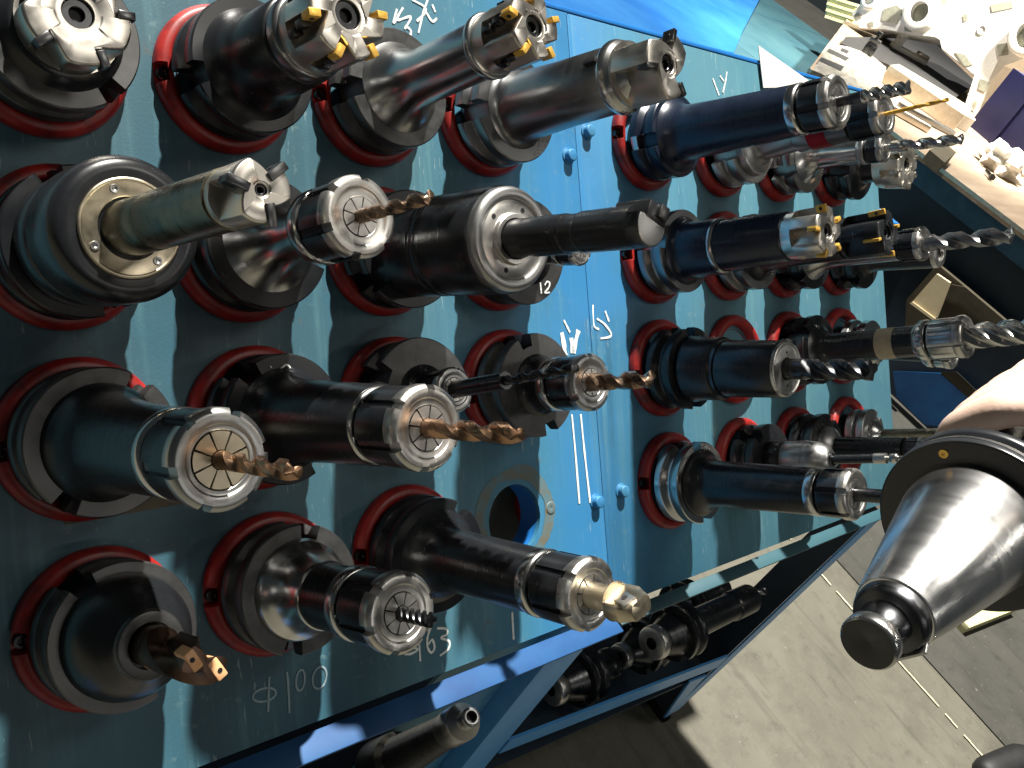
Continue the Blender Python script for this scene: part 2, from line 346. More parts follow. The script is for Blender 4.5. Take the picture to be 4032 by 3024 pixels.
# red sleeves
def sleeve_mesh():
    mb=MB(); ear=[0,PI]
    def mod(z,r,t):
        if r>60 and z>1:
            for e in ear:
                d=abs((t-e+PI)%(2*PI)-PI)
                if d<.13: return 52
        return r
    ths=angles(72,[e+s_ for e in ear for s_ in (-.13,.13)])
    lathe(mb,[(.3,50),(.3,65),(9,65),(13,61),(14,56),(12,51),(-40,49),(-40,44),(2,44)],mod=mod,ths=ths,c=.8,cap0=False,cap1=False)
    return mb
sleeve0=None
def sleeve(k,rot=0):
    global sleeve0
    x,y=CELL[k]
    if sleeve0 is None: o=sleeve_mesh().build('sleeve',M['red'],rack); sleeve0=o
    else:
        o=sleeve0.copy(); COL.objects.link(o)
    o.matrix_local=T((x*S,y*S,0))@Rz(rot)
    for a in (0,PI):
        mb=MB(); lathe(mb,[(.4,5.5),(6,5.5),(6,2.6),(3.5,2.6),(3.5,0)],16,c=.4); mb.build('screw',M['dark_steel'],o,matrix=T((58*S*cos(a),58*S*sin(a),0)))
    return o
for k in CELL:
    if k!='D4': sleeve(k,random.uniform(-.12,.12))
# the empty hole: blue collar inside, rusty ring left by its sleeve, two screw holes, something red and olive behind
hx,hy=HOLE
mb=MB(); lathe(mb,[(-6.2,HR),(-34,HR),(-34,HR+4),(-6.2,HR+4)],48,cap0=False,cap1=False); mb.build('hole_collar',M['blue_deep'],rack,matrix=T((hx*S,hy*S,0)))
mb=MB(); n=90; vs=[];fs=[]
for i in range(n):
    a=2*PI*i/n; q=1.6*sin(3*a+1)+1.2*sin(7*a)+random.uniform(-.7,.7); p_=2.0*sin(2*a+.5)+1.5*sin(5*a+2)+random.uniform(-.8,.8); vs+=[((47+q)*cos(a),(47+q)*sin(a),.45),((62+p_)*cos(a),(62+p_)*sin(a),.45)]
for i in range(n): j=(i+1)%n; fs.append((2*i,2*i+1,2*j+1,2*j))
mb.add(vs,fs)
mb.build('rust_ring',M['steel_rust'],pl,matrix=T((hx*S,hy*S,0)),smooth=0)
for a in (0.05,PI+.05):
    mb=MB(); lathe(mb,[(.3,8),(1.4,7),(1.2,3),(.5,0)],20,c=.2); mb.build('screw_hole',M['steel_rust'],rack,matrix=T(((hx+58*cos(a))*S,(hy+58*sin(a))*S,0)))
rbox('back_plate',M['olive'],hx-60,hx+150,hy-90,hy+90,-84,-80)
mb=MB(); lathe(mb,[(-79,22),(-79,40),(-60,40),(-60,22)],40); mb.build('spare_ring',M['red'],rack,matrix=T(((hx+112)*S,(hy-4)*S,0)))

# handwriting: flat ribbons a hair above the paint
def ribbon(mb,pts,wd,z=.8):
    P=[Vector(q) for q in pts]; Q=[]
    for i in range(len(P)-1):                      # smooth the hand-drawn stroke
        p0=P[max(i-1,0)];p1=P[i];p2=P[i+1];p3=P[min(i+2,len(P)-1)]
        for s_ in range(5):
            t=s_/5; Q.append(.5*((2*p1)+(p2-p0)*t+(2*p0-5*p1+4*p2-p3)*t*t+(3*p1-p0-3*p2+p3)*t**3))
    Q.append(P[-1]); vs=[];fs=[]
    for i,q in enumerate(Q):
        d=(Q[min(i+1,len(Q)-1)]-Q[max(i-1,0)]); d=d.normalized() if d.length>1e-6 else Vector((1,0)); n=Vector((-d.y,d.x))
        ww=wd*(.75+.4*random.random())/2; a=q+n*ww; b=q-n*ww; vs+=[(a.x,a.y,z),(b.x,b.y,z)]
    for i in range(len(Q)-1): fs.append((2*i,2*i+1,2*i+3,2*i+2))
    mb.add(vs,fs)
def ell(cx,cy,rx,ry,tilt=0,n=11):
    return [(cx+rx*cos(2*PI*i/n)*cos(tilt)-ry*sin(2*PI*i/n)*sin(tilt),cy+rx*cos(2*PI*i/n)*sin(tilt)+ry*sin(2*PI*i/n)*cos(tilt)) for i in range(n+1)]
def writing(name,strokes,reg,wd,mat,parent,groups=None):
    x0,y0,s_=reg; groups=groups or [1]*len(strokes); i=0
    for g_ in groups:
        mb=MB()
        for st in strokes[i:i+g_]: ribbon(mb,[onp(x0+x/s_,y0+y/s_) for x,y in st],wd)
        mb.build(name,mat,parent,smooth=0); i+=g_
W8=(0,2024,1.659); W10=(1200,2024,1.659); W2=(1200,0,1.659); W9=(1200,1300,1.659); WT=(2100,0,1.843)
writing('chalk_character',[ell(1725,1180,78,42,-.25),[(1757,1060),(1752,1180),(1750,1290)],[(1872,1030),(1882,1150),(1888,1300)],ell(1960,1085,28,68,.1),ell(2085,1068,44,74,.25)],W8,2.0,M['chalk'],pl,[2,1,1,1])
writing('chalk_character',[[(650,915),(690,912),(735,885),(700,872),(655,890),(650,915)],[(745,850),(748,900),(752,960)],[(826,725),(800,800),(800,870),(825,905),(845,870),(830,820),(805,850)],[(862,745),(920,750),(925,785),(885,808),(940,830),(935,880),(880,925)]],W10,2.6,M['white_paint'],pl,[2,1,1])
writing('chalk_character',[[(600,60),(575,150),(600,120)],[(640,50),(600,130),(690,110),(650,190)],[(655,170),(690,200),(680,245),(650,225)],[(700,0),(790,60),(730,140)],[(800,0),(770,90),(740,215)],[(830,30),(850,80)],[(790,80),(830,140),(860,120)]],W2,2.6,M['white_paint'],pl)
writing('chalk_character',[[(1300,570),(1322,630),(1345,692)],[(1352,550),(1380,590)],[(1402,520),(1390,600),(1372,672)]],WT,3.0,M['white_paint'],pr,[1,2])
writing('stripe',[[(1742,550),(1765,800),(1792,1132)],[(1800,548),(1825,800),(1862,1128)]],W9,3.2,M['white_paint'],pl)
writing('stripe',[[(1676,15),(1690,90),(1700,165)],[(1738,50),(1748,150)],[(1785,0),(1765,80),(1752,150)]],W9,7,M['white_paint'],pl)
writing('chalk_character',[[(1690,930),(1730,1010)],[(1880,830),(1885,960),(1920,990)],[(1905,920),(1960,960),(2000,1030),(1930,1050)],[(1960,870),(1985,940)]],(1200,700,1.659),3,M['white_paint'],pl)
writing('stripe',[[(1352,640),(1356,720),(1362,820)]],W10,3,M['white_paint'],pl)

# ------------------------------------------------------------------ tool holders
AIM={'A1':(-2.7,-2.3,97),'A2':(4.5,.7,196),'A3':(-.7,-2.6,243),'A4':(2.1,8.6,257),'B1':(-3.4,13.1,335),'B2':(.1,-.5,196),'B3':(-4.7,14.5,203),'B4':(1.9,12.5,132),'C1':(-1.1,7.1,254),'C2':(2.1,6.8,252),'C3':(-1.3,-9.3,100),'C4':(-1.5,-2.3,136),'D1':(2.7,-3.3,103),'D2':(1.2,-4.1,204),'D3':(-2.7,10.3,260),'E1':(4.2,13.3,275),'E2':(2.2,2.3,250),'E3':(1.5,15,162),'E4':(4,17,125),'F1':(1.4,3.9,254),'F2':(-3,.3,246),'F3':(-3,12.2,310),'F4':(4.4,13.8,176),'G1':(-.4,7.8,189),'G3':(3.5,-6.8,214),'G4':(8,21,185),'H1':(0,2,265),'H2':(3,-8,141),'H3':(6,-1.8,203),'H4':(6,-5.3,183)}
GRP='tool holders hung in the red sleeves of the rack'
def frame(k):
    x,y=CELL[k]; dx,dv,L=AIM[k]; d=(UX*dx-UY*dv+UZ*L).normalized()
    xx=(UX-d*UX.dot(d)).normalized(); yy=d.cross(xx)
    m=Matrix((xx,yy,d)).transposed().to_4x4(); m.translation=PF@Vector((x*S,y*S,0)); return m
def holder(k,name,label): return thing(name,label,'tool holder',frame(k),GRP)
def part(root,name,mat,*calls):
    mb=MB()
    for f in calls: f(mb)
    return mb.build(name,mat,root)
def L(prof,n=64,**k): return lambda mb: lathe(mb,prof,n,**k)
def flange(root,mat,rot=0,r=None,z0=18,z1=56,name='flange',taper=True):
    r=r or (50 if not taper else 57 if root.matrix_world.translation.x<0 else 53.5)
    nt=[rot,rot+PI]; hw=.17
    def mod(z,q,t):
        for e in nt:
            if abs((t-e+PI)%(2*PI)-PI)<hw: return min(q,r*.76)
        return q
    ths=angles(72,[e+s_ for e in nt for s_ in (-hw,hw)]); g=z0+11; h=z1-13
    mb=MB(); lathe(mb,[(z0,r*.7),(z0,r),(g,r),(g+4,r*.84),(h-4,r*.84),(h,r),(z1,r),(z1,r*.5)],mod=mod,ths=ths,c=1.2,cap0=False,cap1=True)
    o=mb.build(name,mat,root)
    if taper: part(root,'taper',M['dark_steel'],L([(-60,26),(z0+.5,35.2)],40,c=0))
    return o
def er_nut(root,zf,r=31.5,rc=16.5,ln=48,nut=None,face=None,jaw=None,rot=0,collar=True,hole=5,ncol=None):
    """clamping nut: black ring with six slots, bright face, collet of eight jaws"""
    nut=nut or M['black']; face=face or M['face_steel']; jaw=jaw or M['face_steel']; k=r/31.5
    nt=[rot+i*PI/3 for i in range(6)]; hw=.115
    def mod(z,q,t):
        for e in nt:
            if abs((t-e+PI)%(2*PI)-PI)<hw: return min(q,r*.87)
        return q
    ths=angles(72,[e+s_ for e in nt for s_ in (-hw,hw)])
    z0=zf-ln; body=M['black']
    if collar: part(root,'collar',ncol or M['steel'],L([(z0-20*k,r*.80),(z0-13*k,r*.955),(z0-4*k,r*.965),(z0-1,r*.91),(z0-1,r*.6)],64,c=.5,cap0=False,cap1=False))
    part(root,'neck_gap',M['hole_dark'],L([(z0-3,r*.78),(z0+4,r*.78)],48,c=0))
    mb=MB(); lathe(mb,[(z0+2,r*.55),(z0+2,r*.90),(z0+5*k,r*.95),(zf-13*k,r*.95),(zf-13*k,r*.7)],mod=mod,ths=ths,c=.8,cap0=False,cap1=False); nb=mb.build('nut',nut,root)
    mb=MB(); lathe(mb,[(zf-12.8*k,r*.6),(zf-12.8*k,r*.985),(zf-11*k,r),(zf-3.0*k,r),(zf,r*.90),(zf-.2*k,r*.70),(zf-1.4*k,r*.68),(zf-1.4*k,rc*1.04),(zf-6*k,rc*1.0)],mod=mod,ths=ths,c=.5,cap0=False,cap1=False); mb.build('nut_face',face,nb)
    mb=MB(); lathe(mb,[(zf-9*k,0),(zf-4*k,0.01),(zf-4*k,rc*1.02)],40,c=0,cap0=False,cap1=False); cb=mb.build('collet',M['hole_dark'],root)
    n=8; gp=.05
    for i in range(n):
        a0=rot+.2+2*PI*i/n+gp*.8; a1=rot+.2+2*PI*(i+1)/n-gp*.8; ri=hole+.3
        p=[(ri*cos(a),ri*sin(a)) for a in (a1-.02,(a0+a1)/2,a0+.02)]+[(rc*cos(a0+(a1-a0)*j/4),rc*sin(a0+(a1-a0)*j/4)) for j in range(5)]
        mb=MB(); prism(mb,p,zf-4.5*k,zf-1.0*k); mb.build('collet_jaw',jaw,cb,smooth=0)
    return nb
def fluted(root,name,mat,r,z0,z1,pitch,n=2,web=.42,land=.42,tip=.35,phase=0,z_shank=None,steps=None,sharp=None,rs=None):
    """drill or end mill: plain shank then helical flutes ground into it"""
    K=16*n; mb=MB()
    def sec(z,depth):
        out=[]; tw=phase+2*PI*z/pitch
        for i in range(K):
            t=i/K*n%1; th=2*PI*i/K+tw
            if t<land: q=r*(1-.02*(t<land*.7))
            else:
                s_=(t-land)/(1-land); q=r*(1-depth*(1-web)*sin(PI*s_)**.75)
            out.append((q*cos(th),q*sin(th),z))
        return out
    zs=z_shank if z_shank is not None else z0
    if zs>z0: lathe(mb,[(z0,rs or r),(zs,rs or r)],32,c=0)
    N=steps or max(14,int((z1-zs)/pitch*26)); S_=[]
    for i in range(N+1):
        f=i/N; S_.append(sec(zs+(z1-zs)*f,min(1,f*7)))
    n0=len(mb.v); loft(mb,S_,cap=False)
    vs=S_[-1]; c=(0,0,z1+tip*r); mb.add(vs+[c],[(i,(i+1)%K,K) for i in range(K)])
    mb.add(S_[0],[tuple(range(K))])
    return mb.build(name,mat,root,smooth=50)
def socket_bolt(root,z,r,mat=None,hexr=None):
    hexr=hexr or r*.5; mb=MB()
    def mod(zz,q,t):
        if abs(q-hexr)<1e-3 : 
            a=(t%(PI/3))-PI/6; return hexr*.88/cos(a)
        return q
    lathe(mb,[(z-6,r),(z,r),(z,hexr),(z-5,hexr),(z-5,0)],48,mod=None,c=.5); ob=mb.build('bolt',mat or M['dark_steel'],root)
    mb=MB(); p=[(hexr*.98*cos(i*PI/3),hexr*.98*sin(i*PI/3)) for i in range(6)]; prism(mb,p,z-4.6,z-4.2); mb.build('socket',M['hole_dark'],ob,smooth=0)
    return ob
def shell_mill(root,z0,z1,r,n,body,ins,rot=0,bore=11,pocket=.62,depth=.40,ri=None,iw=10,ih=9,it=4.5,zp=None,serr=False,gap=None,hexbolt=True,bz=4,core=0):
    """face mill: pockets in front of each insert, counterbored face with a socket screw"""
    zp=zp if zp is not None else z0+(z1-z0)*.30; pit=2*PI/n; pw=pit*pocket
    def mod(z,q,t):
        if q>bore*1.45 and z>zp:
            s_=((t-rot)%pit)/pw
            if s_<1:
                d=depth*(sin(PI*min(1,.5+s_*.5))**.8 if s_>.0 else 1)
                return max(bore*1.35,core,q*(1-d))
        return q
    ths=angles(96,[rot+i*pit for i in range(n)])
    mb=MB(); lathe(mb,[(z0,bore),(z0,r*.93),(zp-.1,r*.98),(zp+.1,r*.985),(z0+(z1-z0)*.6,r),(z1-2,r),(z1,r*.95),(z1,bore*1.5),(z1-1.2,bore*1.38),(z1-1.2,bore),(z1-bz-6,bore)],mod=mod,ths=ths,c=.4,cap0=False,cap1=True)
    b=mb.build('cutter',body,root)
    for i in range(n):
        a=rot+i*pit
        mb=MB(); box(mb,iw,it,ih,Rz(a)@T((r-iw*.5+2.2,it*.5+.2,z1-ih*.5+1.6))@Ry(R(4)),b=.7); q=mb.build('insert',ins,b)
        mb=MB(); lathe(mb,[(-.4,2.1),(.5,2.1),(.5,.9),(0,0)],12,c=.1,ax=Rz(a)@T((r-iw*.5+2.0,it+.2,z1-ih*.5+1.6))@Rx(-PI/2)); mb.build('insert_screw',M['dark_steel'],q)
        if serr:                                            # stacked inserts down the flank
            for j in (1,2):
                mb=MB(); box(mb,iw*.8,it,ih*.8,Rz(a+.10*j)@T((r-iw*.4+1.2,it*.5+.2,z1-ih*.5+1.6-ih*1.05*j)),b=.6); mb.build('insert',M['carbide'],b)
    socket_bolt(root,z1-bz,bore*.96)
    return b
def fillet(z0,r0,z1,r1,n=7):
    """concave flare from radius r0 at z0 to r1 at z1"""
    return [(z0+(z1-z0)*sin(PI/2*i/n), r1+(r0-r1)*(1-i/n)**2) for i in range(n+1)]
def flare(z0,r0,z1,r1,n=10): return [(z0+(z1-z0)*(i/n)**1.15, r1+(r0-r1)*(1-i/n)**2.2) for i in range(n+1)]

# --- left bay, top row
t=holder('A1','face_mill','silver face mill with one dark socket screw on a short dark arbor, top left corner')
flange(t,M['flange_grey'],rot=-.9); part(t,'arbor',M['black'],L([(56,44),(60,41),(66,38),(68,30)],c=1))
shell_mill(t,64,97,37,5,M['cutter'],M['carbide'],rot=-1.25,bore=11,pocket=.50,depth=.30,core=24,iw=12,ih=12,it=6,zp=74)
t=holder('A2','face_mill','big face mill with gold inserts on a thick black arbor, topmost row')
flange(t,M['black'],rot=PI+.25); part(t,'arbor',M['black'],L(flare(56,47,84,37)+[(132,35.5),(134,28)],c=1))
part(t,'arbor_ring',M['grey_steel'],L([(133,30),(133,33.5),(144,34),(147,30)],c=1))
shell_mill(t,146,196,33,6,M['cutter'],M['gold'],rot=.05,bore=11,pocket=.58,depth=.42,iw=10,ih=12,it=6,zp=160,serr=True)
t=holder('A3','face_mill','small gold-insert cutter on a long flared bright steel arbor below the blue sheet')
flange(t,M['flange_grey'],rot=PI+.1); part(t,'arbor',M['steel'],L(flare(56.5,43,104,25)+[(180,24.6),(181,20)],c=.8))
part(t,'arbor_ring',M['steel'],L([(181,21),(183,28),(189,28.6),(191,26)],c=.8))
shell_mill(t,191,243,27,5,M['cutter'],M['gold'],rot=.25,bore=9,pocket=.58,depth=.42,iw=9,ih=12,it=5,zp=206,serr=True)
t=holder('A4','milling_cutter','three-winged cutter with small dark inserts on a thick grey steel bar')
flange(t,M['grey_steel'],rot=PI+.1); part(t,'bar',M['grey_steel'],L(flare(56.5,43,66,36)+[(130,33),(196,32),(198,28)],c=.9))
part(t,'drive_key',M['hole_dark'],lambda mb: box(mb,9,6,15,Rz(2.75)@T((32.5,0,190)),b=.5))
part(t,'cutter_collar',M['steel'],L([(197,29),(197,35),(201,36),(206,34),(216,24),(222,20)],c=.8))
shell_mill(t,206,257,32,3,M['cutter'],M['carbide'],rot=1.15,bore=9,pocket=.66,depth=.52,iw=13,ih=13,it=5,zp=214)
# --- left bay, second row
t=holder('B1','milling_chuck','huge black milling chuck with champagne end ring and stout gunmetal three-winged cutter')
flange(t,M['black'],rot=-1.2); ch=part(t,'chuck',M['black'],L([(56,47),(60,49),(84,49),(86,47),(92,47),(94,50),(141,50),(148,46),(150,40),(149,34.5)],c=1.2))
er=part(t,'end_ring',M['champagne'],L([(146,34.2),(151,34),(151.5,32),(150.8,31.5),(150.8,21),(147,20.5)],c=.5,cap0=False,cap1=False))
for a in (1.9,3.6,5.35): part(er,'screw',M['satin'],lambda mb,a=a: lathe(mb,[(150.6,3),(151.6,3),(151.6,1.4),(150.9,1.2),(150.9,0)],16,c=.2,ax=T((27*cos(a),27*sin(a),0))))
part(t,'bore_shadow',M['hole_dark'],L([(140,21),(149,20.8)],40,c=0,cap1=False))
part(t,'shank',M['gunmetal'],L([(142,19.0),(192,18.6),(194,18),(202,18.2),(300,17.4)],c=.4))
shell_mill(t,300,336,17.4,3,M['cutter'],M['carbide'],rot=.62,bore=3.4,pocket=.60,depth=.50,iw=13,ih=13,it=5,zp=308,bz=2)
t=holder('B2','drill_holder','silver flared collet holder with bright nut face and brown twist drill')
flange(t,M['black'],rot=-.25); part(t,'body',M['steel'],L(flare(56.5,43,112,20.5)+[(140,20.2)],c=.8))
er_nut(t,196,r=31.5,rc=14.5,ln=46,hole=5.2,rot=.3)
fluted(t,'drill',M['bronze'],5.4,190,278,46,z_shank=206)
t=holder('B3','milling_chuck','black milling chuck with bright silver end rings holding a slim black boring bar')
flange(t,M['black'],rot=.6); part(t,'chuck',M['black'],L([(56,46),(108,46.5),(110,45),(114,45),(116,46.5),(120,46.5),(121,45.6),(150,46.5),(192,46.5),(194,45)],c=.8))
part(t,'end_ring',M['satin'],L([(193,45),(199,45),(203,42),(203,35),(200,34)],c=.8,cap0=False,cap1=False))
er=part(t,'inner_ring',M['face_steel'],L([(200,34),(201,33.5),(201,22),(206,21.5),(206,17.2),(200,17)],c=.6,cap0=False,cap1=False))
for a in (1.1,2.4,4.4): part(er,'pin_hole',M['hole_dark'],lambda mb,a=a: lathe(mb,[(200.8,2.4),(201.3,2.4),(201.2,0)],14,c=.1,ax=T((27.5*cos(a),27.5*sin(a),0))))
part(t,'boring_bar',M['black'],L([(198,16.6),(268,16.2),(270,15.2),(284,15.2),(286,16.4),(340,16.4)],c=.6))
def cutaway(z,q,t_): return (min(q,4.5/max(.25,abs(cos(t_-1.15)))) if abs((t_-1.15+PI)%(2*PI)-PI)<1.25 and z>322 else q)
tipb=part(t,'bar_head',M['dark_steel'],L([(322,16.3),(322.2,16.3),(338,16.2),(352,15.8),(353,15.2)],64,c=.3,cap1=False,mod=cutaway)); part(tipb,'end_cap',M['satin'],L([(352.8,15.2),(353.2,14.6),(353.2,0)],64,c=.1,cap0=False,mod=cutaway))
ci_=part(tipb,'cartridge',M['black'],lambda mb: box(mb,14,22,34,Rz(1.15)@T((10.5,-2,337)),b=1.2)); part(ci_,'screw',M['satin'],lambda mb: lathe(mb,[(0,4),(.7,4),(.7,2),(-.2,1.6),(-.2,0)],16,c=.2,ax=Rz(1.15)@T((17.6,-2,340))@Ry(PI/2)))
part(tipb,'insert',M['carbide'],lambda mb: box(mb,10,10,4.5,Rz(1.15)@T((13,-6,354.5)),b=.6))
part(t,'relief',M['champagne'],lambda mb: lathe(mb,[(300,10),(304,15.6),(318,16.7),(322,12)],28,c=.3,mod=lambda z,q,t_: q if abs((t_-1.3+PI)%(2*PI)-PI)<.7 else 8))
t=holder('B4','drill_holder','short collet holder with flange marked 12, mostly hidden behind black chuck')
fl=flange(t,M['flange_grey'],rot=.1); part(t,'body',M['black'],L(flare(56.5,36,80,14)+[(104,13.5)],c=.6))
er_nut(t,132,r=16.5,rc=9,ln=24,hole=3,rot=.4)
for st_ in ([(16,-33),(17,-40),(17.5,-45)],[(23,-36),(27,-32),(31,-34),(29,-39),(23,-44),(31,-44)]):
    mb=MB(); ribbon(mb,st_,2.2,z=57); mb.build('digit',M['white_paint'],fl,smooth=0)
# --- left bay, third row
t=holder('C1','drill_holder','black tapered collet holder with champagne collet and short copper drill')
flange(t,M['flange_grey'],rot=.95); part(t,'body',M['black'],L([(56.5,45),(62,43)]+flare(62,43,96,35,6)[1:]+[(132,31.5),(196,29.5)],c=.9))
er_nut(t,254,r=31.5,rc=17.5,ln=52,hole=6,rot=.12,jaw=M['champagne'],face=M['satin'])
fluted(t,'drill',M['copper'],5.8,246,338,50,web=.36,z_shank=258,phase=.5)
t=holder('C2','drill_holder','long glossy black collet holder with copper drill, white 2 on its flange')
fl=flange(t,M['black'],rot=2.2); part(t,'body',M['black'],L(flare(56.5,45,84,35,8)+[(130,33),(196,31)],c=.9))
er_nut(t,254,r=31.5,rc=16,ln=54,hole=7.2,rot=.35)
fluted(t,'drill',M['copper'],7.2,246,344,66,z_shank=262,phase=1.0)
mb=MB(); ribbon(mb,[(-2,44),(3,47),(7,44),(3,40),(8,37)],1.6,z=57); ribbon(mb,[(-12,46),(-11,46.6)],2.2,z=57); mb.build('handwriting',M['white_paint'],fl,smooth=0)
t=holder('C3','drill_holder','short black collet holder with thin black drill behind the copper drill')
flange(t,M['flange_grey'],rot=-.5); part(t,'body',M['black'],L(flare(56.5,30,70,20)+[(76,20)],c=.6)); er_nut(t,104,r=22,rc=11,ln=30,hole=8,collar=False,face=M['satin'],rot=.2)
fluted(t,'drill',M['dark_steel'],4.6,98,262,38,z_shank=176,rs=8)
t=holder('C4','drill_holder','collet holder on wide plain grey flange with brown drill beside the white stripes')
flange(t,M['flange_grey'],rot=-1.3); part(t,'body',M['black'],L(flare(56.5,34,74,27)+[(86,27)],c=.6)); er_nut(t,136,r=30,rc=14,ln=44,hole=8.6,rot=.5,face=M['satin'])
fluted(t,'drill',M['bronze'],9.2,128,212,66,z_shank=140,phase=2)
# --- left bay, bottom row
t=holder('D1','drill_holder','stubby holder with brown insert drill tipped in orange, bottom left corner')
flange(t,M['flange_grey'],rot=2.1); part(t,'body',M['black'],L([(56.5,48),(62,47.5),(72,45),(82,40),(90,34),(96,28),(99,26)],c=1.2)); part(t,'nose_ring',M['flange_grey'],L([(98,26),(102,25.2),(103,24),(103,16.5),(96,16)],c=.6,cap0=False,cap1=False))
d=fluted(t,'drill',M['brown'],15.5,96,188,150,web=.30,land=.40,tip=.05,z_shank=118,phase=.35,steps=30)
for a in (.35+2*PI*188/150+.1,.35+2*PI*188/150+PI+.1):
    part(d,'insert',M['orange_tip'],lambda mb,a=a: box(mb,15,8,15,Rz(a)@T((8.6,4.6,182))@Ry(R(-4)),b=1.2)); part(d,'coolant_hole',M['hole_dark'],lambda mb,a=a: lathe(mb,[(190.6,1.7),(190.9,1.7),(190.9,0)],14,c=.1,ax=Rz(a)@T((9.4,5.2,-.7))))
t=holder('D2','drill_holder','silver-flared holder with dark shank, slotted nut and tiny dark end mill')
flange(t,M['flange_grey'],rot=1.3); part(t,'flare',M['steel'],L([(56.5,44.5),(62,42.5)]+flare(62,42.5,98,29,8)[1:]+[(100,26)],c=.6)); part(t,'body',M['black'],L([(90,28),(150,26.5)],c=.6))
er_nut(t,204,r=31.5,rc=15.5,ln=50,hole=6,rot=.2)
fluted(t,'end_mill',M['dark_steel'],5.8,196,238,30,n=4,web=.6,z_shank=206,tip=.05)
t=holder('D3','drill_holder','long black collet holder with silver chamfer cutter, beside the empty hole')
flange(t,M['black'],rot=.9); part(t,'body',M['black'],L(flare(56.5,46,92,29.5,9)+[(200,28.5)],c=.9)); er_nut(t,260,r=31,rc=16,ln=50,hole=11,rot=.3,ncol=M['steel'])
def spade(z,q,t_): return q if z<286 else min(q,7.5/max(.2,abs(cos(t_-1.9))))
cut=part(t,'cutter',M['champagne'],L([(252,11),(280,11),(284,15.5),(286,16.5),(300,16.8),(312,11.5),(313,0)],72,c=.5,mod=spade))
for a,sg in ((1.9,1),(1.9+PI,1)): q_=part(cut,'insert',M['cutter'],lambda mb,a=a: box(mb,4.5,13,14,Rz(a)@T((8.0,5.5,302))@Rx(R(-18)),b=.7)); part(q_,'insert_screw',M['hole_dark'],lambda mb,a=a: lathe(mb,[(0,2.6),(.5,2.6),(.3,0)],14,c=.1,ax=Rz(a)@T((10.2,5.5,302))@Ry(PI/2)))
# --- right bay, top row
t=holder('E1','mill_holder','long blue-black collet holder with black nut and slender end mill')
flange(t,M['navy'],rot=PI+.2); part(t,'rear_ring',M['steel'],L([(19,50.3),(28.4,50.4),(28.4,44)],c=.6,cap0=False,cap1=False)); part(t,'body',M['navy'],L(flare(56.5,46,84,34,8)+[(120,32.5),(222,29.5)],c=.9))
er_nut(t,275,r=31,rc=15,ln=40,hole=6,rot=.25,ncol=M['steel'])
part(t,'shank',M['dark_steel'],L([(268,6),(304,6)],c=.2)); fluted(t,'end_mill',M['steel'],7.6,302,352,40,n=3,web=.55,tip=.05)
t=holder('E2','drill_holder','matte grey holder with a red band, long black nut and thin gold drill')
flange(t,M['satin'],rot=.3); part(t,'body',M['satin'],L([(56.5,44),(66,43)]+flare(66,40,86,24,6)+[(128,22),(129,24.5),(150,24.5)],c=.8)); part(t,'band',M['red_label'],L([(150,25),(176,25)],c=.3)); part(t,'front',M['grey_steel'],L([(176,24.5),(204,25)],c=.4))
er_nut(t,250,r=28.5,rc=13,ln=44,hole=3,rot=.1,collar=False); fluted(t,'drill',M['gold'],2.6,244,326,40,z_shank=282,web=.5)
t=holder('E3','mill_holder','slim bright holder with small dark nut under the red-banded holder')
flange(t,M['grey_steel'],rot=.5); part(t,'body',M['steel'],L(flare(56.5,40,86,18,8)+[(150,17)],c=.8)); er_nut(t,178,r=21,rc=10,ln=26,hole=5,rot=.1,ncol=M['satin'])
fluted(t,'end_mill',M['steel'],8,170,282,56,n=2,web=.5,z_shank=196,rs=6)
t=holder('E4','face_mill','pale many-toothed face mill at the right end of the top row')
flange(t,M['black'],rot=.2); part(t,'arbor',M['black'],L(flare(56.5,40,70,26)+[(92,26)],c=.8)); shell_mill(t,90,134,38,8,M['alu'],M['cutter'],rot=.3,bore=11,pocket=.45,depth=.30,iw=10,ih=14,it=5,zp=104)
# --- right bay, second row
t=holder('F1','face_mill','stepped blue-black arbor carrying a small silver mill with gold inserts')
flange(t,M['grey_steel'],rot=2.9); part(t,'arbor',M['navy'],L(flare(56.5,44,68,36,5)+[(110,35),(114,33.6),(116,31),(205,29.5),(207,24)],c=.8)); part(t,'step_ring',M['steel'],L([(111,34.8),(114,35),(116,32.4)],c=.3,cap0=False,cap1=False))
shell_mill(t,206,254,29,5,M['cutter'],M['gold'],rot=.45,bore=9,pocket=.58,depth=.40,iw=9,ih=12,it=5,zp=220)
t=holder('F2','shell_mill','black long-edge shell mill with yellow L-shaped inserts behind the silver mill')
flange(t,M['grey_steel'],rot=.4); part(t,'arbor',M['black'],L(flare(56.5,42,80,28)+[(188,27)],c=.8)); shell_mill(t,190,246,28.5,4,M['black'],M['gold'],rot=.25,bore=9,pocket=.55,depth=.36,iw=7,ih=22,it=4,zp=196)
t=holder('F3','drill_holder','silver-flared holder with a big dark grey twist drill, right bay')
flange(t,M['black'],rot=.7); part(t,'body',M['steel'],L(flare(56.5,40,100,22,8)+[(190,21)],c=.8)); er_nut(t,226,r=24,rc=13,ln=34,hole=11,collar=False,rot=.2); fluted(t,'drill',M['grey_steel'],12,220,338,84,z_shank=236,web=.34)
t=holder('F4','mill_holder','plain black cylinder holder with silver end ring, end of the second row')
flange(t,M['black'],rot=.9); part(t,'body',M['black'],L(flare(56.5,36,76,25)+[(168,24)],c=.8)); part(t,'end_ring',M['face_steel'],L([(167,24),(174,23.6),(176,22),(176,13),(170,12.5)],c=.5,cap0=False,cap1=False)); part(t,'bore_shadow',M['hole_dark'],L([(160,12.6),(171,12.6)],32,c=0))
